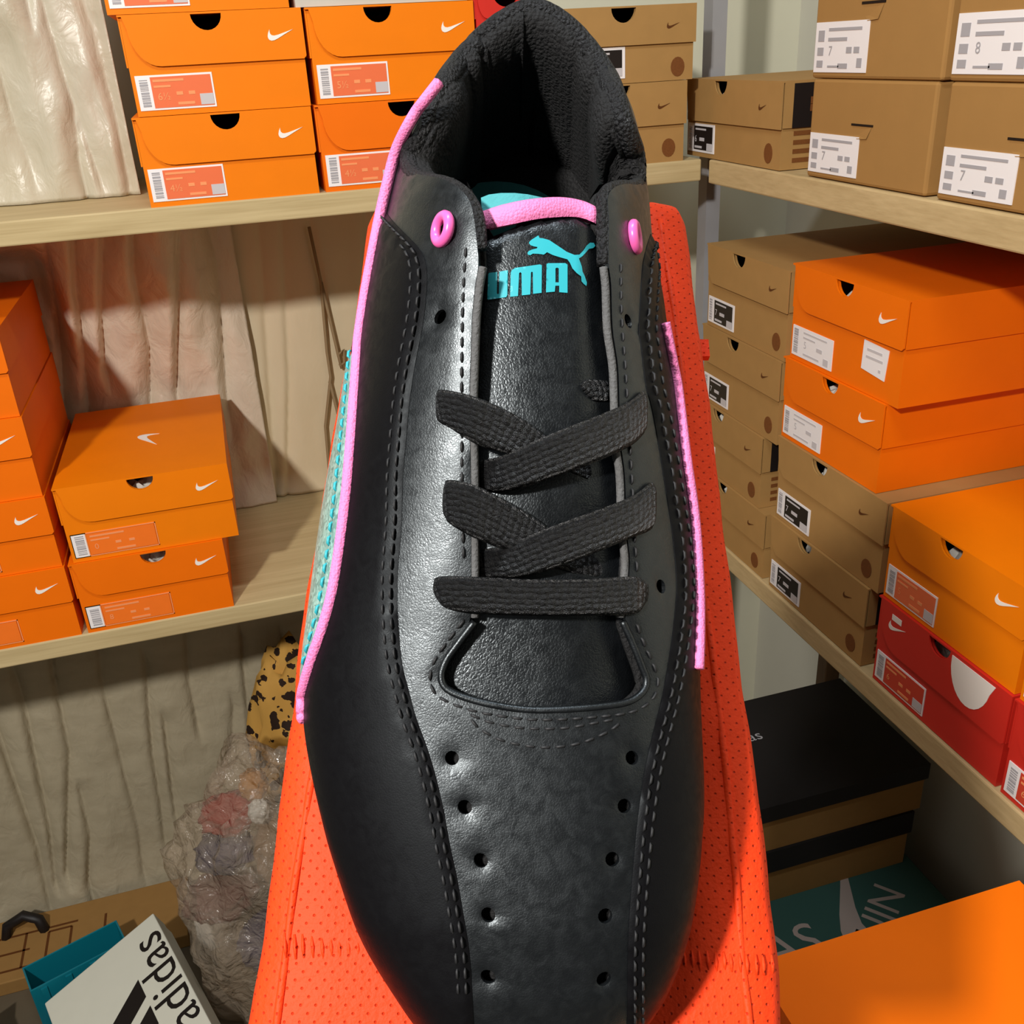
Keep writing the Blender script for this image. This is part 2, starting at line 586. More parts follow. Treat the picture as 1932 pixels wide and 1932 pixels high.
tag(sheet('backing_panel', .002, .60, SH_L+.001, SH_U-ST-.001, 1.616, .010,
          [[(484, 400), (496, 555), (518, 897), (522, 990)], [(530, 420), (544, 711), (540, 985)],
           [(583, 425), (605, 530)], [(690, 430), (680, 900)]], 'sheet_board',
          nx=150, nz=80, wid=0.010, crumple=0.0015, seed=2.1),
    'smooth cream hanging panel with loose cords between the shelves', 'curtain')
cords = MB()
for ln in ([(583, 428), (605, 530), (617, 664), (624, 711), (614, 804), (622, 897), (628, 960)],
           [(606, 532), (639, 673), (645, 695)], [(639, 668), (648, 660), (650, 684), (640, 690)], [(622, 720), (640, 790), (648, 830)]):
    cords.tube([on_plane(px, py, 1, 1.598) for px, py in ln], 0.0026, 6)
tag(cords.build('hanging_cord', plain('cord', srgb(150, 128, 96), 0.8, 0.2), smooth=True),
    'thin tan cord dangling in front of the cream panel', 'cord')
tag(sheet('cloth_curtain', -.70, .22, FL+.002, SH_L-ST-.001, 1.608, .020,
          [[(185, 1200), (193, 1287), (261, 1560), (270, 1640)], [(96, 1220), (102, 1268), (131, 1412), (125, 1640)],
           [(276, 1250), (280, 1325), (288, 1420), (303, 1514), (310, 1580)], [(-20, 1340), (0, 1382), (72, 1598), (98, 1725)],
           [(30, 1270), (49, 1332), (95, 1564), (104, 1660)], [(456, 1200), (458, 1245), (470, 1370), (476, 1420)],
           [(528, 1200), (523, 1245), (496, 1363)], [(151, 1488), (170, 1570), (167, 1655), (182, 1720)],
           [(350, 1190), (357, 1290), (372, 1360)], [(310, 1360), (330, 1530)], [(440, 1330), (436, 1420)], [(590, 1150), (585, 1300)]],
          'sheet_cloth', nx=260, nz=170, wid=0.013, crumple=0.003, seed=4.4),
    'drab beige pleated curtain hanging below the lower shelf to the floor', 'curtain')

# ================================================================== SHOE BOXES
F_, D_ = 1.25, 0.303
def left(name, X, z, W, H, look, label, **k):
    return shoe_box(name, W, D_, H-.0006, (X, F_+.004, z), 0, look, label, **k)
def rgt(name, Y, z, W, H, look, label, **k):
    return shoe_box(name, W, D_, H-.0006, (.645+.004, Y, z), RZ, look, label, **k)
GO = 'orange shoe boxes on the back shelves'
left('orange_shoe_box', -.068, SH_U, .196, .098, 'orange', 'orange shoe box at the bottom left of the upper back shelf', group=GO, size='4½', hole=.51)
left('orange_shoe_box', -.062, SH_U+.098, .193, .103, 'orange', 'orange shoe box second from the shelf in the upper left stack', group=GO, size='6½', hole=.47)
left('orange_shoe_box', -.073, SH_U+.201, .194, .10, 'orange', 'orange shoe box cut by the top edge, top of the upper left stack', group=GO, size='5')
left('orange_shoe_box', .136, SH_U, .196, .0985, 'deep', 'orange shoe box on the upper shelf next to the shoe heel, lower of two', group=GO, size='4½', hole=.52)
left('orange_shoe_box', .139, SH_U+.0985, .193, .102, 'orange', 'orange shoe box beside the shoe heel, upper of two', group=GO, size='5½', hole=.42)
left('grey_shoe_box', .128, SH_U+.2005, .20, .09, 'grey', 'pale grey box barely seen above the orange boxes', lab=None, logo=False)
shoe_box('red_shoe_box', .074, D_, .21, (.3375, F_+.004, SH_U), 0, 'red', 'bright red shoe box behind the top of the shoe heel',
         lab=None, logo=False, lh=.03)
GK = 'kraft brown shoe boxes'
left('kraft_shoe_box', .4155, SH_U, .196, .099, 'kraft', 'kraft shoe box in the shelf corner, lower of two right of the heel', group=GK, lab='black', size='6', stamp=True, hole=.52, labw=.34)
left('kraft_shoe_box', .428, SH_U+.099, .194, .088, 'kraft', 'kraft shoe box in the shelf corner, upper of two right of the heel', group=GK, lab='black', size='6', stamp=True, hole=.50, labw=.36, lh=.044, labx=.030)
left('orange_shoe_box', -.258, SH_L, .193, .107, 'deep', 'orange shoe box under the wider one, resting on the lower back shelf', group=GO, lab='clear', size='8', tissue=True, hole=.54, labw=.57)
left('orange_shoe_box', -.2525, SH_L+.107, .212, .108, 'orange', 'wide orange shoe box with its lid top in view, on the lower back shelf', group=GO, lab='clear', size='0', hole=.49, top_logo=True, labw=.50, tissue=True)
for i, (h, lk, lb) in enumerate([(.106, 'deep', 'orange shoe box at the bottom of the four-high stack at the left edge'),
                                 (.101, 'deep', 'orange shoe box second from the bottom of the stack at the left edge'),
                                 (.107, 'deep', 'orange shoe box third from the bottom of the stack at the left edge'),
                                 (.108, 'deep', 'orange shoe box on top of the four-high stack at the left edge')]):
    left('orange_shoe_box', -.4645, SH_L+[0, .106, .207, .314][i], .198, h, lk, lb, group=GO, lab='clear', size='6', labw=.62)
# right wall, upper shelf
rgt('kraft_shoe_box', 1.318, SH_U, .244, .098, 'kraft', 'kraft shoe box with black side panel and round emblem in the corner', group=GK, lab='black', size='6', side_panel=True, stamp=True, hole=.40, labw=.31, tissue=True)

def carton(Y, z, W, H, label, size):
    root = empty('brown_carton', (.649, Y, z+CAMZ), RZ)
    tag(root, label, 'carton', 'plain brown cartons on the right shelf')
    b = MB().box(0, W, 0, .30, 0, H-.0005)
    b.build('body', 'card_kraft_big', root, bevel=.003)
    s = MB()
    s.box(W*.38, W*.56, -.0006, .001, H*.565, H*.585)
    s.build('finger_slot', 'dark_gap', root)
    t = MB()
    t.add([(W*.39, -.0003, H*.56), (W*.55, -.0003, H*.56), (W*.52, -.0012, H*.45), (W*.44, -.0012, H*.44), (W*.39, .0008, H*.5)], [(0, 4, 3, 2, 1)])
    t.build('pushed_tab', 'card_kraft_big', root)
    x0, z0, wd, hg = .004, .006, W*.44, H*.40
    l = MB().box(x0, x0+wd, -.0010, .0002, z0, z0+hg).build('label', 'print_label_white', root)
    g = MB()
    y0, y1 = -.0014, -.0009
    for (a, b_, c, d) in ((.26, .88, .82, .88), (.26, .62, .62, .69), (.62, .72, .38, .5), (.76, .86, .38, .5), (.28, .50, .10, .14), (.48, .66, .08, .18), (.83, .92, .10, .28)):
        g.box(x0+wd*a, x0+wd*b_, y0, y1, z0+hg*c, z0+hg*d)
    for (c, d) in ((.62, .84), (.34, .50), (.10, .24)):
        g.box(x0+wd*.06, x0+wd*.18, y0, y1, z0+hg*c, z0+hg*d)
    add_text(g, size, .013, x0+wd*.28, z0+hg*.34, y0)
    g.build('label_print', 'print_grey', l)
    return root
carton(1.016, SH_U, .203, .101, 'plain brown carton on the shelf beside the kraft box with the black panel', '7')
carton(1.020, SH_U+.101, .211, .12, 'plain brown carton in the upper row, next to the corner wall', '7')
carton(.797, SH_U, .21, .101, 'plain brown carton on the shelf at the right edge', '7')
carton(.800, SH_U+.101, .21, .12, 'plain brown carton with tilted label, top right corner', '8')
# right wall, lower shelf
zz = SH_L
for i, (Y, h, lb) in enumerate([(1.258, .1, 'kraft shoe box at the bottom of the narrow stack behind the orange bag'),
                                (1.278, .105, 'kraft shoe box second from the bottom in the corner stack'),
                                (1.246, .113, 'kraft shoe box third from the bottom in the corner stack'),
                                (1.240, .114, 'kraft shoe box on top of the corner stack, beside the orange pair')]):
    rgt('kraft_shoe_box', Y, zz, .208, h, 'kraft', lb, group=GK, lab='black', size='7', side_panel=True, stamp=True, hole=.42, labw=.35, tissue=True)
    zz += h
rgt('kraft_shoe_box', 1.032, SH_L, .211, .108, 'kraft', 'kraft shoe box on the lower right shelf beside the red boxes', group=GK, lab='black', size='7', side_panel=True, stamp=True, hole=.38, labw=.34, tissue=True)
rgt('kraft_shoe_box', 1.028, SH_L+.108, .221, .115, 'kraft', 'kraft shoe box directly under the two orange boxes on the right', group=GK, lab='black', size='7', stamp=True, hole=.42, labw=.34, tissue=True)
GR = 'orange shoe boxes on the right shelf'
rgt('orange_shoe_box', 1.028, SH_L+.223, .197, .105, 'deep', 'orange shoe box with one white label, between kraft box and orange box', group=GR, lab='white', size='5', labw=.42, hole=.50, tissue=True)
k4 = rgt('orange_shoe_box', 1.0215, SH_L+.328, .209, .115, 'deep', 'orange shoe box with two white stickers, topmost on the right shelf', group=GR, lab='white', size='5', labw=.40, hole=.49, tissue=True)
s = MB().prism([(.142, .026), (.183, .022), (.186, .056), (.143, .058)], -.0009, -.0001)
st = s.build('price_sticker', 'print_label_white', k4)
g = MB()
g.box(.150, .176, -.0013, -.0009, .048, .0505)
g.box(.149, .178, -.0013, -.0009, .040, .0425)
g.box(.172, .176, -.0013, -.0009, .029, .032)
g.build('sticker_print', 'print_lightgrey', st)
rgt('orange_shoe_box', .797, SH_L+.112, .20, .113, 'orange', 'orange shoe box stacked on the red box, lower right shelf', group=GR, lab='orange', size='5', labw=.40, hole=.47, tissue=True)
rgt('orange_shoe_box', .590, SH_L+.112, .20, .113, 'orange', 'orange shoe box cut by the right edge above the second red box', group=GR, lab='orange', size='5', tissue=True)
def red_box(Y, label):
    o = rgt('red_shoe_box', Y, SH_L, .20, .112, 'red', label, group='red shoe boxes on the right shelf', lab='redlab', size='6', labw=.42, hole=.50, logo=False, tissue=True, lh=.058)
    lid = [c for c in o.children if c.name.startswith('lid')][0]
    W, H = .20, .1114
    m = MB()
    pts = [(W*.60, H-.004), (W*.60, H-.008)] + [(W*.74-W*.14*math.cos(a), H-.008-.040*math.sin(a)) for a in [PI*i/14 for i in range(1, 14)]] + [(W*.905, H-.004)]
    m.prism(pts, -.0041, -.0034)
    m.build('white_curve', 'print_white', lid)
    m = MB()
    swoosh(m, W*.10, H-.030, .028, -.0040)
    m.box(W*.12, W*.20, -.0040, -.0036, H-.017, H-.010)
    m.build('small_logo', 'print_white', lid)
red_box(.797, 'red shoe box with a white curve on its lid, on the lower right shelf')
red_box(.590, 'red shoe box cut off by the right edge of the picture')

# near box at lower right
shoe_box('orange_shoe_box', .206, .304, .10, (.2575, .086, -.650), 0, 'deep', 'large orange shoe box lid close below at the lower right corner', group=None, lab='white', top_logo=True)

# black lidded boxes on the floor at the right
def black_box(x0, x1, y0, y1, z0, z1, rim, label):
    root = empty('black_lid_box', ((x0+x1)/2, (y0+y1)/2, z0+CAMZ))
    tag(root, label, 'shoe box', 'black lidded shoe boxes')
    hx, hy, H = (x1-x0)/2, (y1-y0)/2, z1-z0
    MB().box(-hx+.004, hx-.004, -hy+.004, hy-.004, 0, H-.004).build('body', 'card_tan', root)
    l = MB()
    l.box(-hx, hx, -hy, hy, H-.003, H-.0005)
    l.box(-hx, hx, -hy, -hy+.002, H-rim, H-.003)
    l.box(-hx, hx, hy-.002, hy, H-rim, H-.003)
    l.box(-hx, -hx+.002, -hy+.002, hy-.002, H-rim, H-.003)
    l.box(hx-.002, hx, -hy+.002, hy-.002, H-rim, H-.003)
    lid = l.build('lid', 'card_black', root)
    me = text_mesh('adidas', .032)
    for v in me.vertices:
        v.co.x, v.co.y = v.co.x-.115, v.co.y+.022
        v.co.z = H+.0002
    new_obj('lid_lettering', me, 'print_grey', lid)
black_box(.585, .934, .986, 1.232, -1.144, -1.051, .030, 'black lidded shoe box with tan sides, upper one under the right shelf')
black_box(.575, .918, .986, 1.228, -1.2555, -1.144, .044, 'black lidded shoe box with tan sides, lower one on the teal box')
t = empty('teal_shoe_box', (.74, 1.03, FL+CAMZ))
tag(t, 'large teal box with pinkish lettering on the floor under black boxes', 'shoe box')
MB().box(-.18, .19, -.20, .21, 0, .2243).build('body', 'card_teal', t, bevel=.002)
zt = .2247
sw = [(-.01+p[1]*.24+p[0]*.02, -.175+(p[0])*.20) for p in SWOOSH]
MB().add([(x, y, zt) for x, y in sw], [tuple(range(len(sw)))]).build('swoosh_print', 'print_pinkgrey', t)
me = text_mesh('AS', .088)
for v in me.vertices:
    v.co.x, v.co.y, v.co.z = v.co.x-.135, v.co.y-.155, zt
new_obj('lettering_print', me, 'print_pinkgrey', t)
me = text_mesh('UIN', .07)
for v in me.vertices:
    x, y = v.co.x, v.co.y
    a = math.radians(40)
    v.co.x, v.co.y, v.co.z = x*math.cos(a)-y*math.sin(a)+.045, x*math.sin(a)+y*math.cos(a)-.175, zt
new_obj('lettering_print', me, 'print_pinkgrey', t)

# ================================================================== THINGS ON THE FLOOR AT THE LEFT
# white box with the three stripes
qa, qb, qd = Vector((-.306, 1.381, CAMZ-1.33)), Vector((-.492, 1.315, CAMZ-1.401)), Vector((-.221, 1.132, CAMZ-1.339))
ex = (qa-qb).normalized()
ey = (qa-qd); ey = (ey-ex*ey.dot(ex)).normalized()
en = ex.cross(ey)
Wb, Db, Hb = (qa-qb).length, .33, .066
root = empty('white_shoe_box')
root.rotation_mode = 'QUATERNION'
og = qb-en*Hb
root.matrix_world = Matrix(((ex.x, ey.x, en.x, og.x), (ex.y, ey.y, en.y, og.y), (ex.z, ey.z, en.z, og.z), (0, 0, 0, 1)))
tag(root, 'tilted white shoe box with black lettering and three stripes on the floor', 'shoe box')
MB().box(.002, Wb-.002, -Db+.002, -.002, 0, Hb-.02).build('body', 'card_white', root)
lid = MB().box(0, Wb, -Db, 0, Hb-.04, Hb).build('lid', 'card_white', root, bevel=.002)
me = text_mesh('adidas', .084)
wtx = max(v.co.x for v in me.vertices)
for v in me.vertices:
    x, y = v.co.x, v.co.y
    v.co.x, v.co.y, v.co.z = Wb-.005-y, -.036-wtx+x, Hb+.0004
new_obj('lettering_print', me, 'print_black', lid)
for k in range(3):
    # mountain of three slanted bars standing on the word
    yb = -.098-.060*k
    xr = Wb-.066
    MB().add([(xr, yb, Hb+.0004), (xr, yb-.040, Hb+.0004), (xr-.135, yb-.040-.085, Hb+.0004), (xr-.135, yb-.085, Hb+.0004)], [(0, 3, 2, 1)]).build('stripe', 'print_black', lid)

# flattened carton with cut lines
root = empty('flat_carton', (-.47, 1.475, FL+CAMZ))
tag(root, 'flattened tan cardboard with rectangular cut lines on the floor', 'carton')
MB().box(-.15, .20, -.045, .105, 0, .03).build('body', 'card_tan', root, bevel=.002)
g = MB()
zt = .0304
def ln2(x0, y0, x1, y1, wd=.0022):
    if abs(x1-x0) > abs(y1-y0):
        g.box(x0, x1, y0-wd, y0+wd, .0299, zt)
    else:
        g.box(x0-wd, x0+wd, y0, y1, .0299, zt)
for a in ((-.14, .06, .0, .06), (-.14, .02, -.08, .02), (-.14, -.02, -.01, -.02), (-.09, -.02, -.09, .06),
          (-.05, -.01, -.05, .05), (-.05, .05, -.01, .05), (-.01, -.01, -.01, .05), (-.05, -.01, -.01, -.01), (-.03, -.04, -.03, -.01), (.05, -.02, .05, .06)):
    ln2(*a)
g.build('cut_lines', 'print_brown', root)

a = N('teal_plastic').set(srgb(18, 128, 146), 0.2, 0.5)
a.p.inputs['Transmission Weight'].default_value = 0.25
MAT['teal_plastic'] = a.m
root = empty('teal_tray', (-.455, 1.38, FL+CAMZ), math.radians(20))
tag(root, 'teal plastic tray standing behind the white shoe box', 'tray')
m = MB()
m.box(-.07, .09, -.03, .03, .0, .004)
m.box(-.07, .09, -.03, -.027, .004, .10)
m.box(-.07, .09, .027, .03, .004, .10)
m.box(-.07, -.067, -.027, .027, .004, .10)
m.box(.087, .09, -.027, .027, .004, .10)
m.build('tray_body', 'teal_plastic', root, bevel=.001)
for k in range(4):
    MB().box(-.055+.04*k, -.045+.04*k, -.033, -.030, .006, .094).build('rib', 'teal_plastic', root)
m = MB()
m.tube([(-.60, 1.535, .012), (-.59, 1.545, .05), (-.56, 1.548, .062), (-.535, 1.54, .052), (-.525, 1.53, .012)], .010, 8)
tag(m.build('black_strap', 'print_black', smooth=True), 'black curved strap lying on the cardboard by the curtain', 'strap')

def lump(name, c, r, mat, seed, amp=.25, sub=4, freq=3.0, floor=None):
    bm = bmesh.new()
    bmesh.ops.create_icosphere(bm, subdivisions=sub, radius=1.0)
    for v in bm.verts:
        d = v.co.normalized()
        n1 = noise.noise(d*freq+Vector((seed, 0, 0)))
        n2 = noise.noise(d*freq*2.7+Vector((0, seed, 0)))
        n3 = noise.noise(d*freq*6+Vector((0, 0, seed)))
        k = 1+amp*(n1+.5*n2+.22*n3)
        v.co = Vector((d.x*r[0]*k, d.y*r[1]*k, d.z*r[2]*k))+Vector(c)
        if floor is not None and v.co.z < floor:
            v.co.z = floor
    me = bpy.data.meshes.new(name)
    bm.to_mesh(me)
    bm.free()
    me.polygons.foreach_set('use_smooth', [True]*len(me.polygons))
    # put the origin at the base
    zmin = min(v.co.z for v in me.vertices)
    off = Vector((c[0], c[1], zmin))
    for v in me.vertices:
        v.co -= off
    o = new_obj(name, me, mat)
    o.location = off
    return o
plain('cloth_lime', srgb(150, 170, 30), .8, .2, .15, 60)
plain('cloth_black', (.012, .011, .011, 1), .6, .3, .1, 60, .4, 60, .004)
plain('cloth_red', srgb(150, 30, 24), .7, .25, .2, 40, .5, 40, .006)
plain('cloth_navy', srgb(44, 42, 78), .7, .25, .2, 40, .5, 40, .006)
plain('cloth_maroon', srgb(92, 42, 38), .7, .25, .2, 40, .5, 40, .006)
plain('cloth_mustard', srgb(168, 112, 40), .7, .25, .2, 40, .5, 40, .006)
plain('cloth_brown', srgb(120, 92, 62), .7, .25, .25, 40, .5, 40, .006)
plain('cloth_white', srgb(205, 205, 200), .7, .25, .1, 40, .3, 40, .004)
a = N('leopard').set(None, .75, .25)
v = a.coord((38, 38, 38))
vo = a.n('ShaderNodeTexVoronoi', i_Scale=1.0)
nz = a.n('ShaderNodeTexNoise', i_Scale=1.6, i_Detail=3.0)
a.l(v, nz.inputs['Vector'])
mxv = a.n('ShaderNodeVectorMath', operation='MULTIPLY_ADD')
a.l(nz.outputs['Color'], mxv.inputs[0]); mxv.inputs[1].default_value = (.9, .9, .9); a.l(v, mxv.inputs[2])
a.l(mxv.outputs[0], vo.inputs['Vector'])
sp = a.math('LESS_THAN', vo.outputs['Distance'], 0.40)
a.l(a.mix(sp, srgb(206, 158, 78), srgb(46, 30, 20)), a.p.inputs['Base Color'])
MAT['leopard'] = a.m
tag(lump('lime_cloth', (-.49, 1.20, .04), (.04, .035, .045), 'cloth_lime', 3, .3, 3, floor=0.0005), 'lime green cloth on the floor left of the white shoe box', 'cloth')
tag(lump('black_cloth', (-.62, 1.27, .035), (.07, .075, .07), 'cloth_black', 8, .4, 3, floor=0.0005), 'crumpled black cloth on the floor at the lower left corner', 'cloth')
tag(lump('leopard_bundle', (-.005, 1.50, .24), (.10, .05, .31), 'leopard', 11, .22, 4, floor=0.0005), 'leopard-print bundle standing behind the clear plastic bag', 'bundle')
tag(lump('white_scrap', (-.225, 1.43, .03), (.03, .03, .06), 'cloth_white', 5, .35, 3, floor=0.0005), 'small crumpled white scrap behind the white shoe box corner', 'scrap')
# clear bag stuffed with clothes
a = N('clear_plastic').set(srgb(196, 178, 156), .10, 1.0)
tr = a.n('ShaderNodeBsdfTransparent')
tr.inputs[0].default_value = (.93, .90, .86, 1)
mx = a.n('ShaderNodeMixShader')
mx.inputs[0].default_value = .30
a.l(tr.outputs[0], mx.inputs[1])
a.l(a.p.outputs[0], mx.inputs[2])
a.l(mx.outputs[0], a.out.inputs['Surface'])
v = a.coord((40, 40, 40))
n2 = a.n('ShaderNodeTexNoise', i_Scale=1.0, i_Detail=4.0, i_Distortion=1.0)
a.l(v, n2.inputs['Vector'])
a.bump(n2.outputs['Fac'], .9, .016)
MAT['clear_plastic'] = a.m
def at(px, py, Y):
    return tuple(on_plane(px, py, 1, Y))
tag(lump('plastic_bag', at(545, 1690, 1.285), (.172, .122, .30), 'clear_plastic', 21, .20, 5, 2.6, floor=0.0005),
    'crinkled clear plastic bag stuffed with clothes beside the white shoe box', 'bag')
GB = 'clothes inside the clear plastic bag'
for nm, c_, r_, mt, sd_, lb in (
        ('red_garment', at(432, 1535, 1.30), (.046, .034, .034), 'cloth_red', 31, 'dark red garment at the top inside the clear plastic bag'),
        ('mustard_garment', at(478, 1480, 1.30), (.022, .024, .026), 'cloth_mustard', 33, 'mustard garment near the top inside the clear plastic bag'),
        ('navy_garment', at(425, 1605, 1.30), (.046, .04, .034), 'cloth_navy', 37, 'navy garment in the middle of the clear plastic bag'),
        ('maroon_garment', at(420, 1690, 1.30), (.060, .045, .036), 'cloth_maroon', 41, 'maroon garment low down in the clear plastic bag'),
        ('brown_garment', at(535, 1610, 1.29), (.045, .045, .095), 'cloth_brown', 45, 'brown patterned garment filling the clear plastic bag'),
        ('navy_garment', at(515, 1770, 1.22), (.055, .045, .045), 'cloth_navy', 49, 'navy garment at the bottom of the clear plastic bag'),
        ('white_garment', at(488, 1530, 1.27), (.016, .016, .022), 'cloth_white', 53, 'small white garment showing through the clear plastic bag')):
    tag(lump(nm, c_, r_, mt, sd_, .22, 4), lb, 'garment', GB)

# ================================================================== THE ORANGE BAG AND THE SHOE
TH = math.radians(21.0)
dv = math.cos(TH)*up + math.sin(TH)*fwd          # toe -> heel, up the slope of the bag
nv = math.sin(TH)*up - math.cos(TH)*fwd          # away from the bag surface
P0 = -.0656*up + .2348*fwd - .025*nv
FRAME = Matrix(((right[0], dv[0], nv[0], P0[0]), (right[1], dv[1], nv[1], P0[1]),
                (right[2], dv[2], nv[2], P0[2]+CAMZ), (0, 0, 0, 1)))
# camera and lines of sight in this local frame (x across, y along the shoe, z off the bag)
C_L = np.array([-(P0 @ right), -(P0 @ dv), -(P0 @ nv)])
def lray(px, py):
    d = ray_dir(px, py)
    return np.array([d @ right, d @ dv, d @ nv])
def lproj(p):
    v = np.asarray(p)-C_L
    wv = v[..., 0:1]*right+v[..., 1:2]*dv+v[..., 2:3]*nv
    z = wv @ fwd
    return 966+FPX*(wv @ right)/z, 966-FPX*(wv @ up)/z
def on_bag(px, py, h=0.0):
    d = lray(px, py)
    t = (h-C_L[2])/d[2]
    return C_L+d*t

# ---------------------------------------------------------------- bag (a shoe box wrapped in non-woven cloth)
a = N('nonwoven').set(None, .62, .22)
v = a.coord((380, 380, 380), (0, 0, math.radians(45)))
fr = a.n('ShaderNodeVectorMath', operation='FRACTION')
a.l(v, fr.inputs[0])
sb = a.n('ShaderNodeVectorMath', operation='SUBTRACT')
a.l(fr.outputs[0], sb.inputs[0]); sb.inputs[1].default_value = (.5, .5, .5)
sx = a.n('ShaderNodeSeparateXYZ'); a.l(sb.outputs[0], sx.inputs[0])
r2 = a.math('SQRT', a.math('ADD', a.math('MULTIPLY', sx.outputs[0], sx.outputs[0]), a.math('MULTIPLY', sx.outputs[1], sx.outputs[1])))
ds = a.n('ShaderNodeMapRange', i_1=.04, i_2=.15, i_3=0.0, i_4=1.0)
a.l(r2, ds.inputs[0])
v2 = a.coord((900, 900, 900))
n2 = a.n('ShaderNodeTexNoise', i_Scale=1.0, i_Detail=2.0)
a.l(v2, n2.inputs['Vector'])
v3 = a.coord((45, 45, 45))
n3 = a.n('ShaderNodeTexNoise', i_Scale=1.0, i_Detail=3.0)
a.l(v3, n3.inputs['Vector'])
h = a.math('ADD', ds.outputs[0], a.math('ADD', a.math('MULTIPLY', n2.outputs['Fac'], .35), a.math('MULTIPLY', n3.outputs['Fac'], 1.2)))
a.bump(h, .55, .0012)
a.l(a.mix(ds.outputs[0], (.50, .020, .003, 1), (.86, .050, .006, 1)), a.p.inputs['Base Color'])
MAT['nonwoven'] = a.m
plain('nonwoven_weld', (.62, .040, .010, 1), .4, .4)

bag = empty('shoe_bag')
bag.matrix_world = FRAME
tag(bag, 'bright orange-red non-woven bag stretched over a box under the shoe', 'bag')
prof = []
for py_, xl, xr in ((1932, 463, 1480), (1830, 480, 1471), (1650, 507, 1456), (1470, 533, 1432), (1290, 566, 1406), (1080, 597, 1384),
                    (900, 624, 1359), (690, 660, 1335), (500, 693, 1311), (357, 716, 1290)):
    l_, r_ = on_bag(xl, py_), on_bag(xr, py_)
    prof.append(((l_[1]+r_[1])/2, l_[0], r_[0]))
prof.sort()
py_ = np.array([q[0] for q in prof]); pl = np.array([q[1] for q in prof]); pr = np.array([q[2] for q in prof])
yb0, yb1 = -.090, float(py_[-1])
def bag_lr(y):
    if y < py_[0]:
        k = y-py_[0]
        return pl[0]+k*(pl[1]-pl[0])/(py_[1]-py_[0]), pr[0]+k*(pr[1]-pr[0])/(py_[1]-py_[0])
    return float(np.interp(y, py_, pl)), float(np.interp(y, py_, pr))
TB = .09
vs_, fs = [], []
NY, NS = 120, 72
for j in range(NY+1):
    t = j/NY
    y = yb0+(yb1-yb0)*t
    l_, r_ = bag_lr(y)
    l_ -= .0026*max(0.0, min(1.0, (y+.01)/.04))
    endr = .010
    e = 0.0
    dd = min(y-yb0, yb1-y)
    if dd < endr:
        e = endr-math.sqrt(max(0, endr*endr-(endr-dd)**2))
    cx, hw = (l_+r_)/2, (r_-l_)/2*1.022-e*.6
    for i in range(NS):
        # rounded rectangle around the section
        a_ = 2*math.pi*i/NS
        ca, sa = math.cos(a_), math.sin(a_)
        k = (abs(ca)**14+abs(sa)**14)**(-1/14)
        x = cx+hw*ca*k
        z = -TB/2+(TB/2-e)*sa*k
        wob = .0014*noise.noise(Vector((x*30, y*22, z*20)))+.0006*noise.noise(Vector((x*90, y*60, 3)))
        if z > -.002:
            z = min(z, 0)-abs(wob)*1.0
        else:
            x += wob*1.2
        vs_.append((x, y, z))
for j in range(NY):
    for i in range(NS):
        a_, b_ = j*NS+i, j*NS+(i+1) % NS
        fs.append((a_, b_, b_+NS, a_+NS))
fs.append(tuple(range(NS-1, -1, -1)))
fs.append(tuple(range(NY*NS, NY*NS+NS)))
bm_ = MB().add(vs_, fs)
bb = bm_.build('bag_body', 'nonwoven', bag, smooth=True)
# side seam ridges and welded bars
sm = MB()
for off, side in ((.0075, -1), (.0085, 1)):
    pts = []
    for j in range(60):
        y = yb0+.012+(yb1-yb0-.024)*j/59
        l_, r_ = bag_lr(y)
        x = (l_+off if side < 0 else r_-off)+.0006*math.sin(y*60)
        pts.append((x, y, -.0012+.0004*math.sin(y*210)))
    sm.tube(pts, .0011, 6)
sm.build('side_seam', 'nonwoven', bag, smooth=True)
def weld(p0, p1, n, ln):
    for k in range(n):
        px = p0[0]+(p1[0]-p0[0])*k/(n-1)+random.uniform(-1.5, 1.5)
        py = p0[1]+(p1[1]-p0[1])*k/(n-1)+random.uniform(-2, 2)
        q = on_bag(px, py)
        q2 = on_bag(px+3, py+ln+random.uniform(-4, 4))
        m_ = (q+q2)/2
        MB().tube([(q[0], q[1], -.0007), (m_[0], m_[1], -.0003), (q2[0], q2[1], -.0007)], [.0003, .0005, .0003], 6).build('weld_bar', 'nonwoven', bag, smooth=True)
weld((537, 1762), (690, 1768), 10, 44)
weld((1290, 1793), (1455, 1803), 12, 38)
tabm = MB()
q = on_bag(1318, 640, -.03); q2 = on_bag(1318, 672, -.03)
tabm.box(q[0]-.02, q[0]+.0035, q2[1], q[1], -.033, -.030)
tabm.build('folded_tab', 'nonwoven', bag)

# supports under the bag (hidden behind it in the picture)
tb = empty('low_table', (.0, .0, 0))
tag(tb, 'plain wooden table under the bag and the near orange box', 'table')
tb.location = (.215, .14, 0)
MB().box(-.235, .235, -.245, .245, CAMZ-.682, CAMZ-.6515).build('table_top', 'shelf_wood', tb, bevel=.002)
for sx_ in (-1, 1):
    for sy_ in (-1, 1):
        MB().box(sx_*.205-.015, sx_*.205+.015, sy_*.21-.015, sy_*.21+.015, 0, CAMZ-.682).build('leg', 'shelf_wood', tb)
yaw = math.atan2(right[1], right[0])
base = P0 + yb0*dv - TB*nv
hz = np.array([dv[0], dv[1], 0]); hz /= np.linalg.norm(hz)
ztop = base[2]-.0010
cA = base+hz*.065
o = MB().box(-.05, .05, -.115, .125, 0, ztop+.6515-.0005).build('tall_carton', 'card_kraft_big', bevel=.002)
o.location = (cA[0], cA[1], CAMZ-.651); o.rotation_euler = (0, 0, yaw)
tag(o, 'tall brown carton standing on the table underneath the orange bag', 'carton')
cB = base+hz*.135
hB = (.135-.05)*dv[2]/math.hypot(dv[0], dv[1])
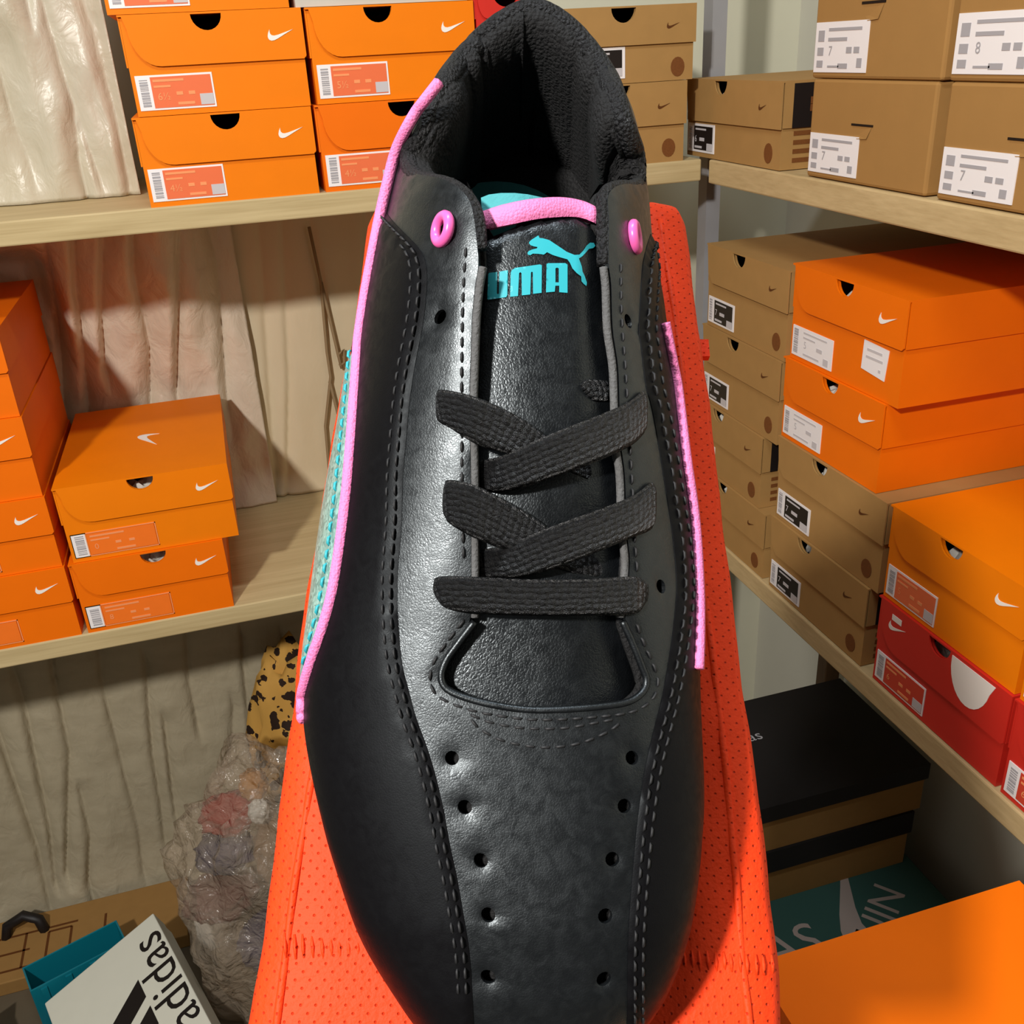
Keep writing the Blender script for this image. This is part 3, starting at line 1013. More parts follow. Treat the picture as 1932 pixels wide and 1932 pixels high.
o = MB().box(-.05, .05, -.05, .05, 0, hB-.0015).build('small_carton', 'card_kraft_big', bevel=.002)
o.location = (cB[0], cB[1], CAMZ+ztop+.0003); o.rotation_euler = (0, 0, yaw)
tag(o, 'small brown carton propping up the back of the orange bag', 'carton')

# ---------------------------------------------------------------- shoe surface
Y0, Y1 = -.0625, .1990
SIL = [(54, 890, 1118), (100, 862, 1146), (161, 826, 1168), (219, 780, 1192), (281, 748, 1217), (352, 726, 1231), (414, 711, 1236), (476, 698, 1240), (559, 684, 1248),
       (642, 668, 1259), (700, 660, 1268), (778, 648, 1283), (857, 634, 1294), (923, 620, 1304), (1000, 608, 1313), (1088, 596, 1318), (1180, 584, 1320), (1270, 571, 1319),
       (1355, 570, 1322), (1453, 587, 1327), (1523, 603, 1329), (1592, 621, 1324), (1662, 643, 1317), (1755, 674, 1303), (1839, 724, 1274), (1890, 762, 1247), (1932, 798, 1217)]
HT = [(-.0625, .024), (-.055, .030), (-.045, .036), (-.03, .042), (-.01, .047), (.01, .052), (.03, .058), (.05, .0655), (.08, .078), (.11, .090), (.135, .098), (.150, .096), (.165, .085), (.18, .076), (.19, .072), (.2035, .070)]
EX = [(-.0625, .8), (-.03, .80), (0, .80), (.03, .84), (.06, .97), (.10, 1.10), (.135, 1.15), (.155, .98), (.17, .80), (.2035, .70)]
HM = [(-.0625, .014), (-.03, .019), (.03, .022), (.08, .024), (.13, .027), (.17, .032), (.2035, .036)]
def tab(t, y):
    a_ = np.array(t)
    return np.interp(y, a_[:, 0], a_[:, 1])
NU, NV = 150, 121
u_ = np.linspace(0, 1, NU)
ys = Y0+(Y1-Y0)*(1-np.cos(math.pi*u_))/2
v_ = np.linspace(0, 1, NV)
sil = np.array(SIL, float)
wl_ = np.full(NU, .045); wr_ = np.full(NU, .045)
cap = np.sqrt(np.clip(1-((ys-(Y0+.062))/.062)**2, 0, 1)); cap[ys > Y0+.062] = 1
cap2 = np.sqrt(np.clip(1-((ys-(Y1-.045))/.045)**2, 0, 1)); cap2[ys < Y1-.045] = 1
wl_ *= cap*cap2; wr_ *= cap*cap2
def section(y, wL, wR):
    """points of one cross-section, v from 0 (left, at the sole) to 1 (right, at the sole)"""
    zd, ex, zm = tab(HT, y), tab(EX, y), tab(HM, y)
    out = np.zeros((NV, 3)); out[:, 1] = y
    lo_ = v_ < .15; hi = v_ > .85; md = ~(lo_ | hi)
    k = v_[lo_]/.15
    out[lo_, 0] = -wL*(.93+.07*np.sin(k*math.pi/2)); out[lo_, 2] = .006+(zm-.006)*k
    k = (1-v_[hi])/.15
    out[hi, 0] = wR*(.93+.07*np.sin(k*math.pi/2)); out[hi, 2] = .006+(zm-.006)*k
    an = (v_[md]-.15)/.70*math.pi
    c, s_ = np.cos(an), np.sin(an)
    wv = np.where(c > 0, wL, wR)
    out[md, 0] = -np.sign(c)*wv*np.abs(c)**ex
    out[md, 2] = zm+(zd-zm)*np.abs(s_)**ex
    out[:, 0] += np.interp(y, (.10, .19), (0, .0058))+np.interp(y, (Y0, Y0+.05), (.003, 0))
    return out
def grid():
    return np.array([section(ys[i], wl_[i], wr_[i]) for i in range(NU)])
for it in range(14):
    G = grid()
    px, py = lproj(G.reshape(-1, 3))
    px, py = px.reshape(NU, NV), py.reshape(NU, NV)
    for i in range(NU):
        for w_, side in ((wl_, 0), (wr_, 1)):
            # the outline point of this section and the photo outline at its row
            j = int(np.argmin(px[i])) if side == 0 else int(np.argmax(px[i]))
            row = py[i, j]
            if row < 54 or row > 1932:
                continue
            tx = np.interp(row, sil[:, 0], sil[:, 1+side])
            zc_ = np.linalg.norm(G[i, j]-C_L)
            w_[i] += (px[i, j]-tx if side == 0 else tx-px[i, j])*zc_/FPX*.7
            w_[i] = max(w_[i], .001)
    # toe tip beyond the frame and heel end follow rounded caps
    ks = np.exp(-0.5*(np.arange(-4, 5)/2.0)**2); ks /= ks.sum()
    for w_ in (wl_, wr_):
        b_ = int(np.argmin(abs(ys-(Y0+.018))))
        w_[:b_] = w_[b_]*np.sqrt(np.clip(1-((Y0+.032-ys[:b_])/.032)**2, 0, 1))/math.sqrt(1-(.014/.032)**2)
        e_ = int(np.argmin(abs(ys-(Y1-.012))))
        w_[e_:] = w_[e_]*np.sqrt(np.clip(1-((ys[e_:]-(Y1-.026))/.026)**2, 0, 1))/math.sqrt(1-(.014/.026)**2)
        pad = np.concatenate([w_[:1].repeat(4), w_, w_[-1:].repeat(4)])
        sm_ = np.convolve(pad, ks, 'valid')
        w_[6:-6] = sm_[6:-6]
YC, CP, CE = .150, 1.0, .27
for it in range(30):
    # ankle and heel: the outline over all sections together has to follow the photo
    G = grid()
    px, py = lproj(G.reshape(-1, 3))
    env = []
    for r in sil[sil[:, 0] < 480]:
        m_ = abs(py-r[0]) < 9
        env.append((r[0], px[m_].min()-r[1], r[2]-px[m_].max()) if m_.any() else (r[0], 0, 0))
    env = np.array(env)
    px, py = px.reshape(NU, NV), py.reshape(NU, NV)
    for i in range(NU):
        if ys[i] < .125 or ys[i] > YC:
            continue
        for w_, side in ((wl_, 0), (wr_, 1)):
            jj = np.where(G[i, :, 2] > .045)[0]
            if not len(jj):
                continue
            j = jj[int(np.argmin(px[i, jj]))] if side == 0 else jj[int(np.argmax(px[i, jj]))]
            e_ = np.interp(py[i, j], env[:, 0], env[:, 1+side])
            w_[i] = max(.0008, w_[i]+e_*.27/FPX*.35)
    for w_ in (wl_, wr_):
        pad = np.concatenate([w_[:1].repeat(4), w_, w_[-1:].repeat(4)])
        sm_ = np.convolve(pad, ks, 'valid')
        q_ = ys > .13
        w_[q_] = sm_[q_]
        b_ = int(np.argmin(abs(ys-YC)))
        w_[b_:] = w_[b_]*np.clip(1-((ys[b_:]-ys[b_])/(Y1-ys[b_]))**CP, 0, 1)**CE
trim = .0017+.0010*np.clip((.165-ys)/.02, 0, 1)
wl_ = np.maximum(wl_-trim, wl_*.35); wr_ = np.maximum(wr_-trim, wr_*.35)
G = grid()
# normals
dU = np.gradient(G, axis=0); dV = np.gradient(G, axis=1)
NR = np.cross(dV, dU)
NR /= np.maximum(np.linalg.norm(NR, axis=2, keepdims=True), 1e-12)
if NR[NU//2, NV//2, 2] < 0:
    NR = -NR
def bil(A, u, v):
    x = np.clip(u, 0, 1)*(NU-1); y = np.clip(v, 0, 1)*(NV-1)
    i = np.minimum(x.astype(int), NU-2); j = np.minimum(y.astype(int), NV-2)
    fx = (x-i)[:, None]; fy = (y-j)[:, None]
    return (A[i, j]*(1-fx)*(1-fy)+A[i+1, j]*fx*(1-fy)+A[i, j+1]*(1-fx)*fy+A[i+1, j+1]*fx*fy)
def S(uv, off=0.0):
    uv = np.atleast_2d(np.asarray(uv, float))
    p = bil(G, uv[:, 0], uv[:, 1]); n = bil(NR, uv[:, 0], uv[:, 1])
    n /= np.maximum(np.linalg.norm(n, axis=1, keepdims=True), 1e-9)
    return p+n*np.asarray(off).reshape(-1, 1) if np.ndim(off) else p+n*off, n
tris, tuv = [], []
for i in range(NU-1):
    for j in range(NV-1):
        a_, b_, c_, d_ = i*NV+j, i*NV+j+1, (i+1)*NV+j+1, (i+1)*NV+j
        tris += [(a_, b_, c_), (a_, c_, d_)]
BV = BVHTree.FromPolygons([Vector(p) for p in G.reshape(-1, 3)], tris)
BV2 = BVHTree.FromPolygons([Vector(p) for p in (G+NR*.0028).reshape(-1, 3)], tris)
UVG = np.array([(i/(NU-1), j/(NV-1)) for i in range(NU) for j in range(NV)])
def px2uv(px, py, bv=None):
    """where the line of sight of a photo point meets the shoe surface (slides inward if it just misses)"""
    x = px
    GG = (G if bv is None else G+NR*.0028).reshape(-1, 3)
    for k in range(60):
        d = lray(x, py)
        loc, nr, idx, dist = (bv or BV).ray_cast(Vector(C_L), Vector(d))
        if loc is not None:
            a_, b_, c_ = tris[idx]
            A, B, C = (GG[q] for q in (a_, b_, c_))
            P = np.array(loc)
            v0, v1, v2 = B-A, C-A, P-A
            d00, d01, d11, d20, d21 = v0@v0, v0@v1, v1@v1, v2@v0, v2@v1
            den = d00*d11-d01*d01
            if abs(den) < 1e-20:
                return UVG[a_]
            bb_ = (d11*d20-d01*d21)/den; cc_ = (d00*d21-d01*d20)/den
            return (1-bb_-cc_)*UVG[a_]+bb_*UVG[b_]+cc_*UVG[c_]
        x += 2 if x < 985 else -2
        if k > 25:
            py += 2 if py < 900 else -2
    return np.array((.5, .5))
def smooth_line(pts, n, closed=False):
    """Catmull-Rom resampling"""
    P = np.array(pts, float)
    if closed:
        P = np.vstack([P[-1], P, P[0], P[1]])
    else:
        P = np.vstack([2*P[0]-P[1], P, 2*P[-1]-P[-2]])
    out = []
    m = len(P)-3
    per = max(2, n//m)
    for i in range(m):
        p0, p1, p2, p3 = P[i:i+4]
        for t in np.linspace(0, 1, per, endpoint=False):
            out.append(.5*((2*p1)+(-p0+p2)*t+(2*p0-5*p1+4*p2-p3)*t*t+(-p0+3*p1-3*p2+p3)*t**3))
    if not closed:
        out.append(P[-2])
    return np.array(out)
def line_uv(pts, n=60, closed=False, smooth=True, bv=None):
    P = smooth_line(pts, n, closed) if smooth else np.array(pts, float)
    return np.array([px2uv(x, y, bv) for x, y in P])

USC, VSC = .27, .16     # rough metres per unit of u and v
def inside(poly, pts):
    x, y = pts[:, 0], pts[:, 1]
    r = np.zeros(len(pts), bool)
    n = len(poly)
    j = n-1
    for i in range(n):
        xi, yi = poly[i]; xj, yj = poly[j]
        c = ((yi > y) != (yj > y)) & (x < (xj-xi)*(y-yi)/(yj-yi+1e-15)+xi)
        r ^= c
        j = i
    return r
def seg_dist(poly, pts):
    a_ = poly; b_ = np.roll(poly, -1, axis=0)
    d = np.full(len(pts), 1e9)
    for p, q in zip(a_, b_):
        pq = q-p
        t = np.clip(((pts-p)@pq)/max(pq@pq, 1e-15), 0, 1)
        d = np.minimum(d, np.linalg.norm(pts-(p+t[:, None]*pq), axis=1))
    return d
def patch(name, outer, holes, mat, parent, off=0.0, thick=.0012, spacing=.0016, round_=.0012, edge_drop=.6, fn=None, walls=True):
    """a piece of leather following the shoe surface: outline in uv, real thickness, rolled edges"""
    sc = np.array([USC, VSC])
    o_ = np.array(outer)*sc
    hs = [np.array(h_)*sc for h_ in holes]
    lo2, hi2 = o_.min(0), o_.max(0)
    gx = np.arange(lo2[0], hi2[0], spacing); gy = np.arange(lo2[1], hi2[1], spacing)
    gp = np.array(np.meshgrid(gx, gy)).reshape(2, -1).T
    gp[:, 0] += np.where((np.round((gp[:, 1]-lo2[1])/spacing).astype(int) % 2) == 1, spacing/2, 0)
    keep = inside(o_, gp)
    for h_ in hs:
        keep &= ~inside(h_, gp)
    gp = gp[keep]
    rings = [o_]+hs
    dist = np.full(len(gp), 1e9)
    for r in rings:
        dist = np.minimum(dist, seg_dist(r, gp))
    gp = gp[dist > spacing*.45]
    vin, edges = [], []
    for r in rings:
        b_ = len(vin)
        vin += [Vector(p) for p in r]
        edges += [(b_+k, b_+(k+1) % len(r)) for k in range(len(r))]
    vin += [Vector(p) for p in gp]
    V, E_, Fc, *_ = geometry.delaunay_2d_cdt(vin, edges, [], 0, 1e-7)
    V = np.array([(p[0], p[1]) for p in V])
    Fc = [f for f in Fc if len(f) == 3]
    cen = np.array([V[list(f)].mean(0) for f in Fc])
    ok = inside(o_, cen)
    for h_ in hs:
        ok &= ~inside(h_, cen)
    Fc = [f for f, k in zip(Fc, ok) if k]
    d = np.full(len(V), 1e9)
    for r in rings:
        d = np.minimum(d, seg_dist(r, V))
    uv = V/sc
    k = np.clip(d/max(round_, 1e-6), 0, 1)
    drop = thick*edge_drop*(1-np.sqrt(np.clip(1-(1-k)**2, 0, 1)))
    offs = off+thick-drop
    if fn is not None:
        offs = offs+fn(uv)
    top, _ = S(uv, offs)
    # orientation
    vs_, fs = [tuple(p) for p in top], []
    for f in Fc:
        A, B, C = top[f[0]], top[f[1]], top[f[2]]
        n = np.cross(B-A, C-A)
        nn = S(uv[f[0]:f[0]+1])[1][0]
        fs.append(tuple(f) if n@nn > 0 else (f[0], f[2], f[1]))
    nsm = len(fs)
    if walls:
        cnt = {}
        for f in fs:
            for e in range(3):
                cnt[(f[e], f[(e+1) % 3])] = 1
        bot, _ = S(uv, off if fn is None else off+fn(uv))
        mp = {}
        for (p, q) in list(cnt):
            if (q, p) not in cnt:
                for s_ in (p, q):
                    if s_ not in mp:
                        mp[s_] = len(vs_)
                        vs_.append(tuple(top[s_])); vs_.append(tuple(bot[s_]))
                fs.append((mp[q], mp[p], mp[p]+1, mp[q]+1))
    me = bpy.data.meshes.new(name)
    me.from_pydata(vs_, [], fs)
    me.polygons.foreach_set('use_smooth', [i < nsm for i in range(len(fs))])
    me.update()
    return new_obj(name, me, mat, parent)

# ---------------------------------------------------------------- shoe materials
def leather(name, base, rough, scale, strength, spec=.45):
    a = N(name).set(base, rough, spec)
    a.p.inputs['Specular Tint'].default_value = (.86, .95, 1.0, 1)
    v = a.coord((scale,)*3)
    nz = a.n('ShaderNodeTexNoise', i_Scale=.35, i_Detail=2.0)
    a.l(v, nz.inputs['Vector'])
    ad = a.n('ShaderNodeVectorMath', operation='MULTIPLY_ADD')
    a.l(nz.outputs['Color'], ad.inputs[0]); ad.inputs[1].default_value = (1.6, 1.6, 1.6); a.l(v, ad.inputs[2])
    vo = a.n('ShaderNodeTexVoronoi', i_Scale=1.0, feature='DISTANCE_TO_EDGE')
    a.l(ad.outputs[0], vo.inputs['Vector'])
    mr = a.n('ShaderNodeMapRange', i_1=0.0, i_2=.22, i_3=0.0, i_4=1.0)
    a.l(vo.outputs['Distance'], mr.inputs[0])
    v2 = a.coord((scale*.22,)*3)
    n2 = a.n('ShaderNodeTexNoise', i_Scale=1.0, i_Detail=4.0, i_Distortion=.8)
    a.l(v2, n2.inputs['Vector'])
    v3 = a.coord((scale*2.6,)*3)
    n3 = a.n('ShaderNodeTexNoise', i_Scale=1.0, i_Detail=2.0)
    a.l(v3, n3.inputs['Vector'])
    h = a.math('ADD', a.math('MULTIPLY', mr.outputs[0], .45), a.math('ADD', a.math('MULTIPLY', n2.outputs['Fac'], 1.6), a.math('MULTIPLY', n3.outputs['Fac'], .35)))
    a.bump(h, strength, .0006)
    rr = a.n('ShaderNodeMapRange', i_1=.3, i_2=.7, i_3=rough-.06, i_4=rough+.08)
    a.l(n2.outputs['Fac'], rr.inputs[0])
    a.l(rr.outputs[0], a.p.inputs['Roughness'])
    MAT[name] = a.m
leather('leather_vamp', (.0032, .0037, .0044, 1), .37, 1500, .10, .70)
leather('leather_side', (.0034, .0031, .0036, 1), .46, 1500, .05, .12)
leather('leather_tongue', (.0032, .0038, .0046, 1), .34, 1300, .17, .60)
plain('rubber', (.010, .010, .010, 1), .7, .3)
plain('thread', (.012, .012, .013, 1), .6, .4)
plain('raw_edge', (.10, .10, .10, 1), .8, .3, .4, 900, .8, 1500, .0005)
def knit(name, base, rough, sc, strength, var):
    a = N(name).set(base, rough, .35)
    v = a.coord((sc,)*3)
    vo = a.n('ShaderNodeTexVoronoi', i_Scale=1.0)
    vo.inputs['Randomness'].default_value = .75
    a.l(v, vo.inputs['Vector'])
    nz = a.n('ShaderNodeTexNoise', i_Scale=2.6, i_Detail=3.0)
    a.l(v, nz.inputs['Vector'])
    h = a.math('ADD', a.math('SUBTRACT', 1.0, vo.outputs['Distance']), a.math('MULTIPLY', nz.outputs['Fac'], .7))
    a.bump(h, strength, .0010)
    a.l(a.mix(nz.outputs['Fac'], tuple(c*(1-var) for c in base[:3])+(1,), tuple(c*(1+var) for c in base[:3])+(1,)), a.p.inputs['Base Color'])
    MAT[name] = a.m
knit('lining_fabric', (.006, .006, .0065, 1), .8, 900, .8, .6)
knit('collar_fabric', (.007, .007, .008, 1), .6, 950, 1.0, .9)
knit('pink_webbing', (.82, .20, .44, 1), .6, 1500, .35, .08)
plain('pink_metal', (.84, .12, .40, 1), .28, .5)
plain('teal_print', (.022, .34, .40, 1), .45, .4)
plain('teal_insole', (.06, .30, .32, 1), .8, .2, .1, 300, .3, 900)
a = N('teal_glitter').set(None, .35, .6, metal=.25)
v = a.coord((1100,)*3)
vo = a.n('ShaderNodeTexVoronoi', i_Scale=1.0)
a.l(v, vo.inputs['Vector'])
a.l(a.mix(vo.outputs['Color'], srgb(80, 118, 112), srgb(165, 205, 195)), a.p.inputs['Base Color'])
a.bump(vo.outputs['Color'], .8, .0008)
MAT['teal_glitter'] = a.m
# lace weave: rows of plump knit loops following the ribbon
a = N('lace_knit').set((.0055, .0055, .0062, 1), .34, .6)
tc = a.n('ShaderNodeTexCoord')
mp = a.n('ShaderNodeMapping'); mp.inputs['Scale'].default_value = (1, 1, 1)
a.l(tc.outputs['UV'], mp.inputs['Vector'])
nz0 = a.n('ShaderNodeTexNoise', i_Scale=900.0, i_Detail=1.0)
a.l(mp.outputs[0], nz0.inputs['Vector'])
jit = a.n('ShaderNodeVectorMath', operation='MULTIPLY_ADD')
a.l(nz0.outputs['Color'], jit.inputs[0]); jit.inputs[1].default_value = (.0004, .0004, 0); a.l(mp.outputs[0], jit.inputs[2])
br = a.n('ShaderNodeTexVoronoi', i_Scale=1.0)
br.inputs['Randomness'].default_value = .35
mp2 = a.n('ShaderNodeMapping'); mp2.inputs['Scale'].default_value = (620, 800, 1)
a.l(jit.outputs[0], mp2.inputs['Vector'])
a.l(mp2.outputs[0], br.inputs['Vector'])
hh = a.math('SUBTRACT', 1.0, br.outputs['Distance'])
n3 = a.n('ShaderNodeTexNoise', i_Scale=4000.0, i_Detail=2.0)
a.l(mp.outputs[0], n3.inputs['Vector'])
a.bump(a.math('ADD', hh, a.math('MULTIPLY', n3.outputs['Fac'], .5)), 1.0, .0022)
MAT['lace_knit'] = a.m

# ---------------------------------------------------------------- shoe
shoe = empty('sneaker')
shoe.matrix_world = FRAME
tag(shoe, 'black leather sneaker with pink piping and teal logo propped heel up', 'shoe')

SEAM_L = [(893, 1960), (889, 1877), (884, 1802), (873, 1732), (861, 1662), (847, 1597), (835, 1532), (821, 1471), (803, 1411), (782, 1355), (768, 1304), (756, 1257), (749, 1197),
          (745, 1126), (747, 1064), (753, 981), (755, 898), (761, 824), (767, 753), (776, 691), (784, 650), (793, 600), (798, 551), (799, 510), (792, 480), (778, 460), (757, 439), (736, 418), (722, 400)]
SEAM_R = [(1187, 1960), (1189, 1932), (1189, 1802), (1192, 1732), (1199, 1639), (1208, 1546), (1222, 1453), (1241, 1374), (1257, 1313), (1270, 1243), (1280, 1173), (1285, 1105),
          (1279, 1023), (1267, 940), (1254, 857), (1239, 774), (1227, 725), (1218, 650), (1214, 621), (1217, 560), (1221, 500), (1228, 466), (1236, 440)]
THROAT = [(904, 412), (909, 455), (912, 500), (906, 540), (900, 600), (896, 700), (894, 774), (896, 898), (896, 1002), (896, 1085), (895, 1163), (866, 1210), (842, 1246), (833, 1278), (847, 1303), (896, 1323),
          (966, 1337), (1026, 1341), (1105, 1337), (1175, 1328), (1207, 1309), (1217, 1284), (1207, 1255), (1189, 1208), (1169, 1163), (1177, 1064), (1171, 1002), (1167, 898), (1159, 836), (1156, 753),
          (1153, 691), (1143, 621), (1140, 540), (1135, 497), (1135, 414)]
COLLAR = [(1139, 376), (1150, 357), (1172, 349), (1196, 350), (1209, 340), (1209, 320), (1196, 284), (1177, 232), (1152, 160), (1120, 90), (1088, 38), (1055, 18), (1014, 10), (973, 18), (933, 34), (900, 70),
          (868, 116), (836, 160), (799, 230), (779, 273), (772, 305), (780, 326), (805, 334), (838, 340), (868, 356), (890, 381)]
THROAT = [(x+(-6 if x < 900+20 and y < 1165 else 6 if x > 1120 and y < 1165 else 0), y) for x, y in THROAT]
OPEN = smooth_line(THROAT+COLLAR, 260, closed=True)
open_uv = np.array([px2uv(x, y) for x, y in OPEN])
full = [(u, 0.0) for u in np.linspace(.0015, .9985, 70)] + [(.9985, v) for v in np.linspace(0, 1, 40)][1:] + \
       [(u, 1.0) for u in np.linspace(.9985, .0015, 70)][1:] + [(.0015, v) for v in np.linspace(1, 0, 40)][1:-1]
def circle_uv(px, py, rad, k=14):
    c = px2uv(px, py)
    p, n = S(c)
    p, n = p[0], n[0]
    # local metric at the point
    e = .002
    du = (S((c[0]+e, c[1]))[0][0]-p)/e; dv2 = (S((c[0], c[1]+e))[0][0]-p)/e
    lu, lv = np.linalg.norm(du), np.linalg.norm(dv2)
    return np.array([(c[0]+rad*math.cos(a_)/lu, c[1]+rad*math.sin(a_)/lv) for a_ in [2*math.pi*i/k for i in range(k)]]), p, n
PERF = [(854, 1429), (878, 1521), (907.6, 1621), (921.5, 1723), (921.5, 1838), (1188, 1429), (1174, 1519), (1152, 1619), (1139, 1725), (1136, 1842)]
PUNCH = [(836, 600), (1177.5, 608), (1240, 1107)]
holes = [open_uv]
for q in PERF:
    holes.append(circle_uv(*q, .00155)[0])
for q in PUNCH:
    holes.append(circle_uv(*q, .0016)[0])
EYE = [(845, 438), (1185, 451)]
for q in EYE:
    holes.append(circle_uv(*q, .0019)[0])
vamp = patch('vamp', full, holes, 'leather_vamp', shoe, off=0.0, thick=.0016, spacing=.0019, round_=.0012, edge_drop=.28)

def seam_poly(line, side, n=120):
    uv = line_uv(line, n, bv=BV2)
    # start at the toe, end at the ankle: close along the sole edge
    v_end = 0.0 if side < 0 else 1.0
    u_a, u_b = uv[0][0], uv[-1][0]
    poly = [tuple(q) for q in uv]
    poly += [(u_b, v) for v in np.linspace(uv[-1][1], v_end, 8)[1:]]
    poly += [(u, v_end) for u in np.linspace(u_b, .003, 60)[1:]]
    poly += [(.003, v) for v in np.linspace(v_end, uv[0][1], 20)[1:]]
    if uv[0][0] > .02:
        poly += [(u, uv[0][1]) for u in np.linspace(.003, u_a, 12)[1:-1]]
    return poly, uv
pl_l, uv_sl = seam_poly(SEAM_L, -1)
pl_r, uv_sr = seam_poly(SEAM_R, 1)
qL = patch('quarter_panel', pl_l, [], 'leather_side', shoe, off=.0014, thick=.0014, spacing=.0020, round_=.0016, edge_drop=.75)
qR = patch('quarter_panel', pl_r, [], 'leather_side', shoe, off=.0014, thick=.0014, spacing=.0020, round_=.0016, edge_drop=.75)

# inner layer behind punched holes and inside the shoe
off_in = -.0032
inner = patch('lining', full, [open_uv], 'lining_fabric', shoe, off=off_in, thick=.0008, spacing=.0034, round_=.001, walls=False)
sd = inner.modifiers.new('thickness', 'SOLIDIFY'); sd.thickness = .0012; sd.offset = -1

# sole and insole from the lowest outline
XC = np.interp(ys, (.10, .19), (0, .0058))+np.interp(ys, (Y0, Y0+.05), (.003, 0))
out = [(XC[i]-wl_[i]*.97, ys[i]) for i in range(2, NU-2)] + [(XC[i]+wr_[i]*.97, ys[i]) for i in range(NU-3, 1, -1)]
MB().prism(out[::-1], 0.0, .0125, 'z').build('outsole', 'rubber', shoe)
ins_ = [(XC[i]-wl_[i]*.86, ys[i]) for i in range(6, NU-6)] + [(XC[i]+wr_[i]*.86, ys[i]) for i in range(NU-7, 5, -1)]
insole = MB().prism(ins_[::-1], .0126, .0165, 'z').build('insole', 'lining_fabric', shoe)
c = on_bag(960, 420, .0166)
pts = [(c[0]-.004+.026*math.cos(a_), c[1]-.010+.0255*math.sin(a_)) for a_ in [2*math.pi*i/36 for i in range(36)]]
MB().prism(pts, .0166, .0170, 'z').build('insole_print', 'teal_insole', insole)

# ---------------------------------------------------------------- tongue
TNG = [(880, 400), (868, 500), (862, 700), (860, 1000), (850, 1160), (815, 1215), (795, 1290), (830, 1350), (960, 1375), (1090, 1375), (1200, 1358), (1250, 1300), (1240, 1230), (1205, 1160), (1210, 1000), (1198, 700), (1175, 500), (1158, 408)]
TOPB = [(1140, 412), (1129, 404), (1098, 392), (1057, 385), (1005, 388), (954, 398), (913, 411), (896, 418)]
tuvp = line_uv(TNG, 150)
top_uv = line_uv(TOPB, 30)
tpoly = np.vstack([tuvp, top_uv])
u_top = tpoly[:, 0].max()
EDGE_T = []
for i in range(NU):
    lo_i = np.interp(-.0155, G[i, :NV//2+1, 0], G[i, :NV//2+1, 2])
    hi_i = np.interp(.0175, G[i, NV//2:, 0], G[i, NV//2:, 2])
    EDGE_T.append((lo_i+hi_i)/2)
EDGE_T = np.array(EDGE_T)
UCP = px2uv(1026, 1250)[0]
def t_fn(uv):
    # a gently crowned tongue lying a few millimetres below the eyestay edges
    p, n = S(uv)
    e = np.interp(uv[:, 0]*(NU-1), np.arange(NU), EDGE_T)
    x = p[:, 0]-.001
    k = np.clip((uv[:, 0]-UCP)/.10, 0, 1)              # 0 at the toe end, 1 further up
    zt_ = e-.0046+.0042*(1-(x/.022)**2)
    flat = (zt_-p[:, 2])/np.clip(n[:, 2], .45, 1)
    c_ = np.abs(uv[:, 1]-.5)
    puff = -.0040-.0009*np.clip(c_/.12, 0, 2)**2+.0016*np.clip(1-(c_/.17)**2, 0, 1)
    return np.clip(flat*k+puff*(1-k), -.03, -.0028)
T_OFF = -.0024
tongue = patch('tongue', tpoly, [], 'leather_tongue', shoe, off=T_OFF, thick=.0024, spacing=.0016, round_=.002, edge_drop=.9, fn=t_fn)

TBV = BVHTree.FromPolygons([v.co.copy() for v in tongue.data.vertices], [tuple(q.vertices) for q in tongue.data.polygons])
def tongue_pts(pxs, lift):
    """points of the photo laid on the tongue mesh"""
    res, miss = [], []
    for i, (x, y) in enumerate(pxs):
        d = Vector(lray(x, y)).normalized()
        loc, nr, idx, dist = TBV.ray_cast(Vector(C_L), d)
        if loc is None or nr.z < .3:
            p, n = S(px2uv(x, y)); p, n = p[0], n[0]
            q = TBV.find_nearest(Vector(p-n*.004))
            loc, nr = q[0], Vector((0, 0, 1))
        res.append(np.array(loc)+np.array((0, 0, 1.0))*lift)
    return np.array(res)
def tongue_pts0(pxs, lift):
    res = []
    for (x, y) in pxs:
        d = lray(x, y); d = d/np.linalg.norm(d)
        uv1 = px2uv(x, y)
        p, n = S(uv1); p, n = p[0], n[0]
        res.append(p+d*float(t_fn(uv1[None])[0])/(d@n)+n*lift)
    return np.array(res)
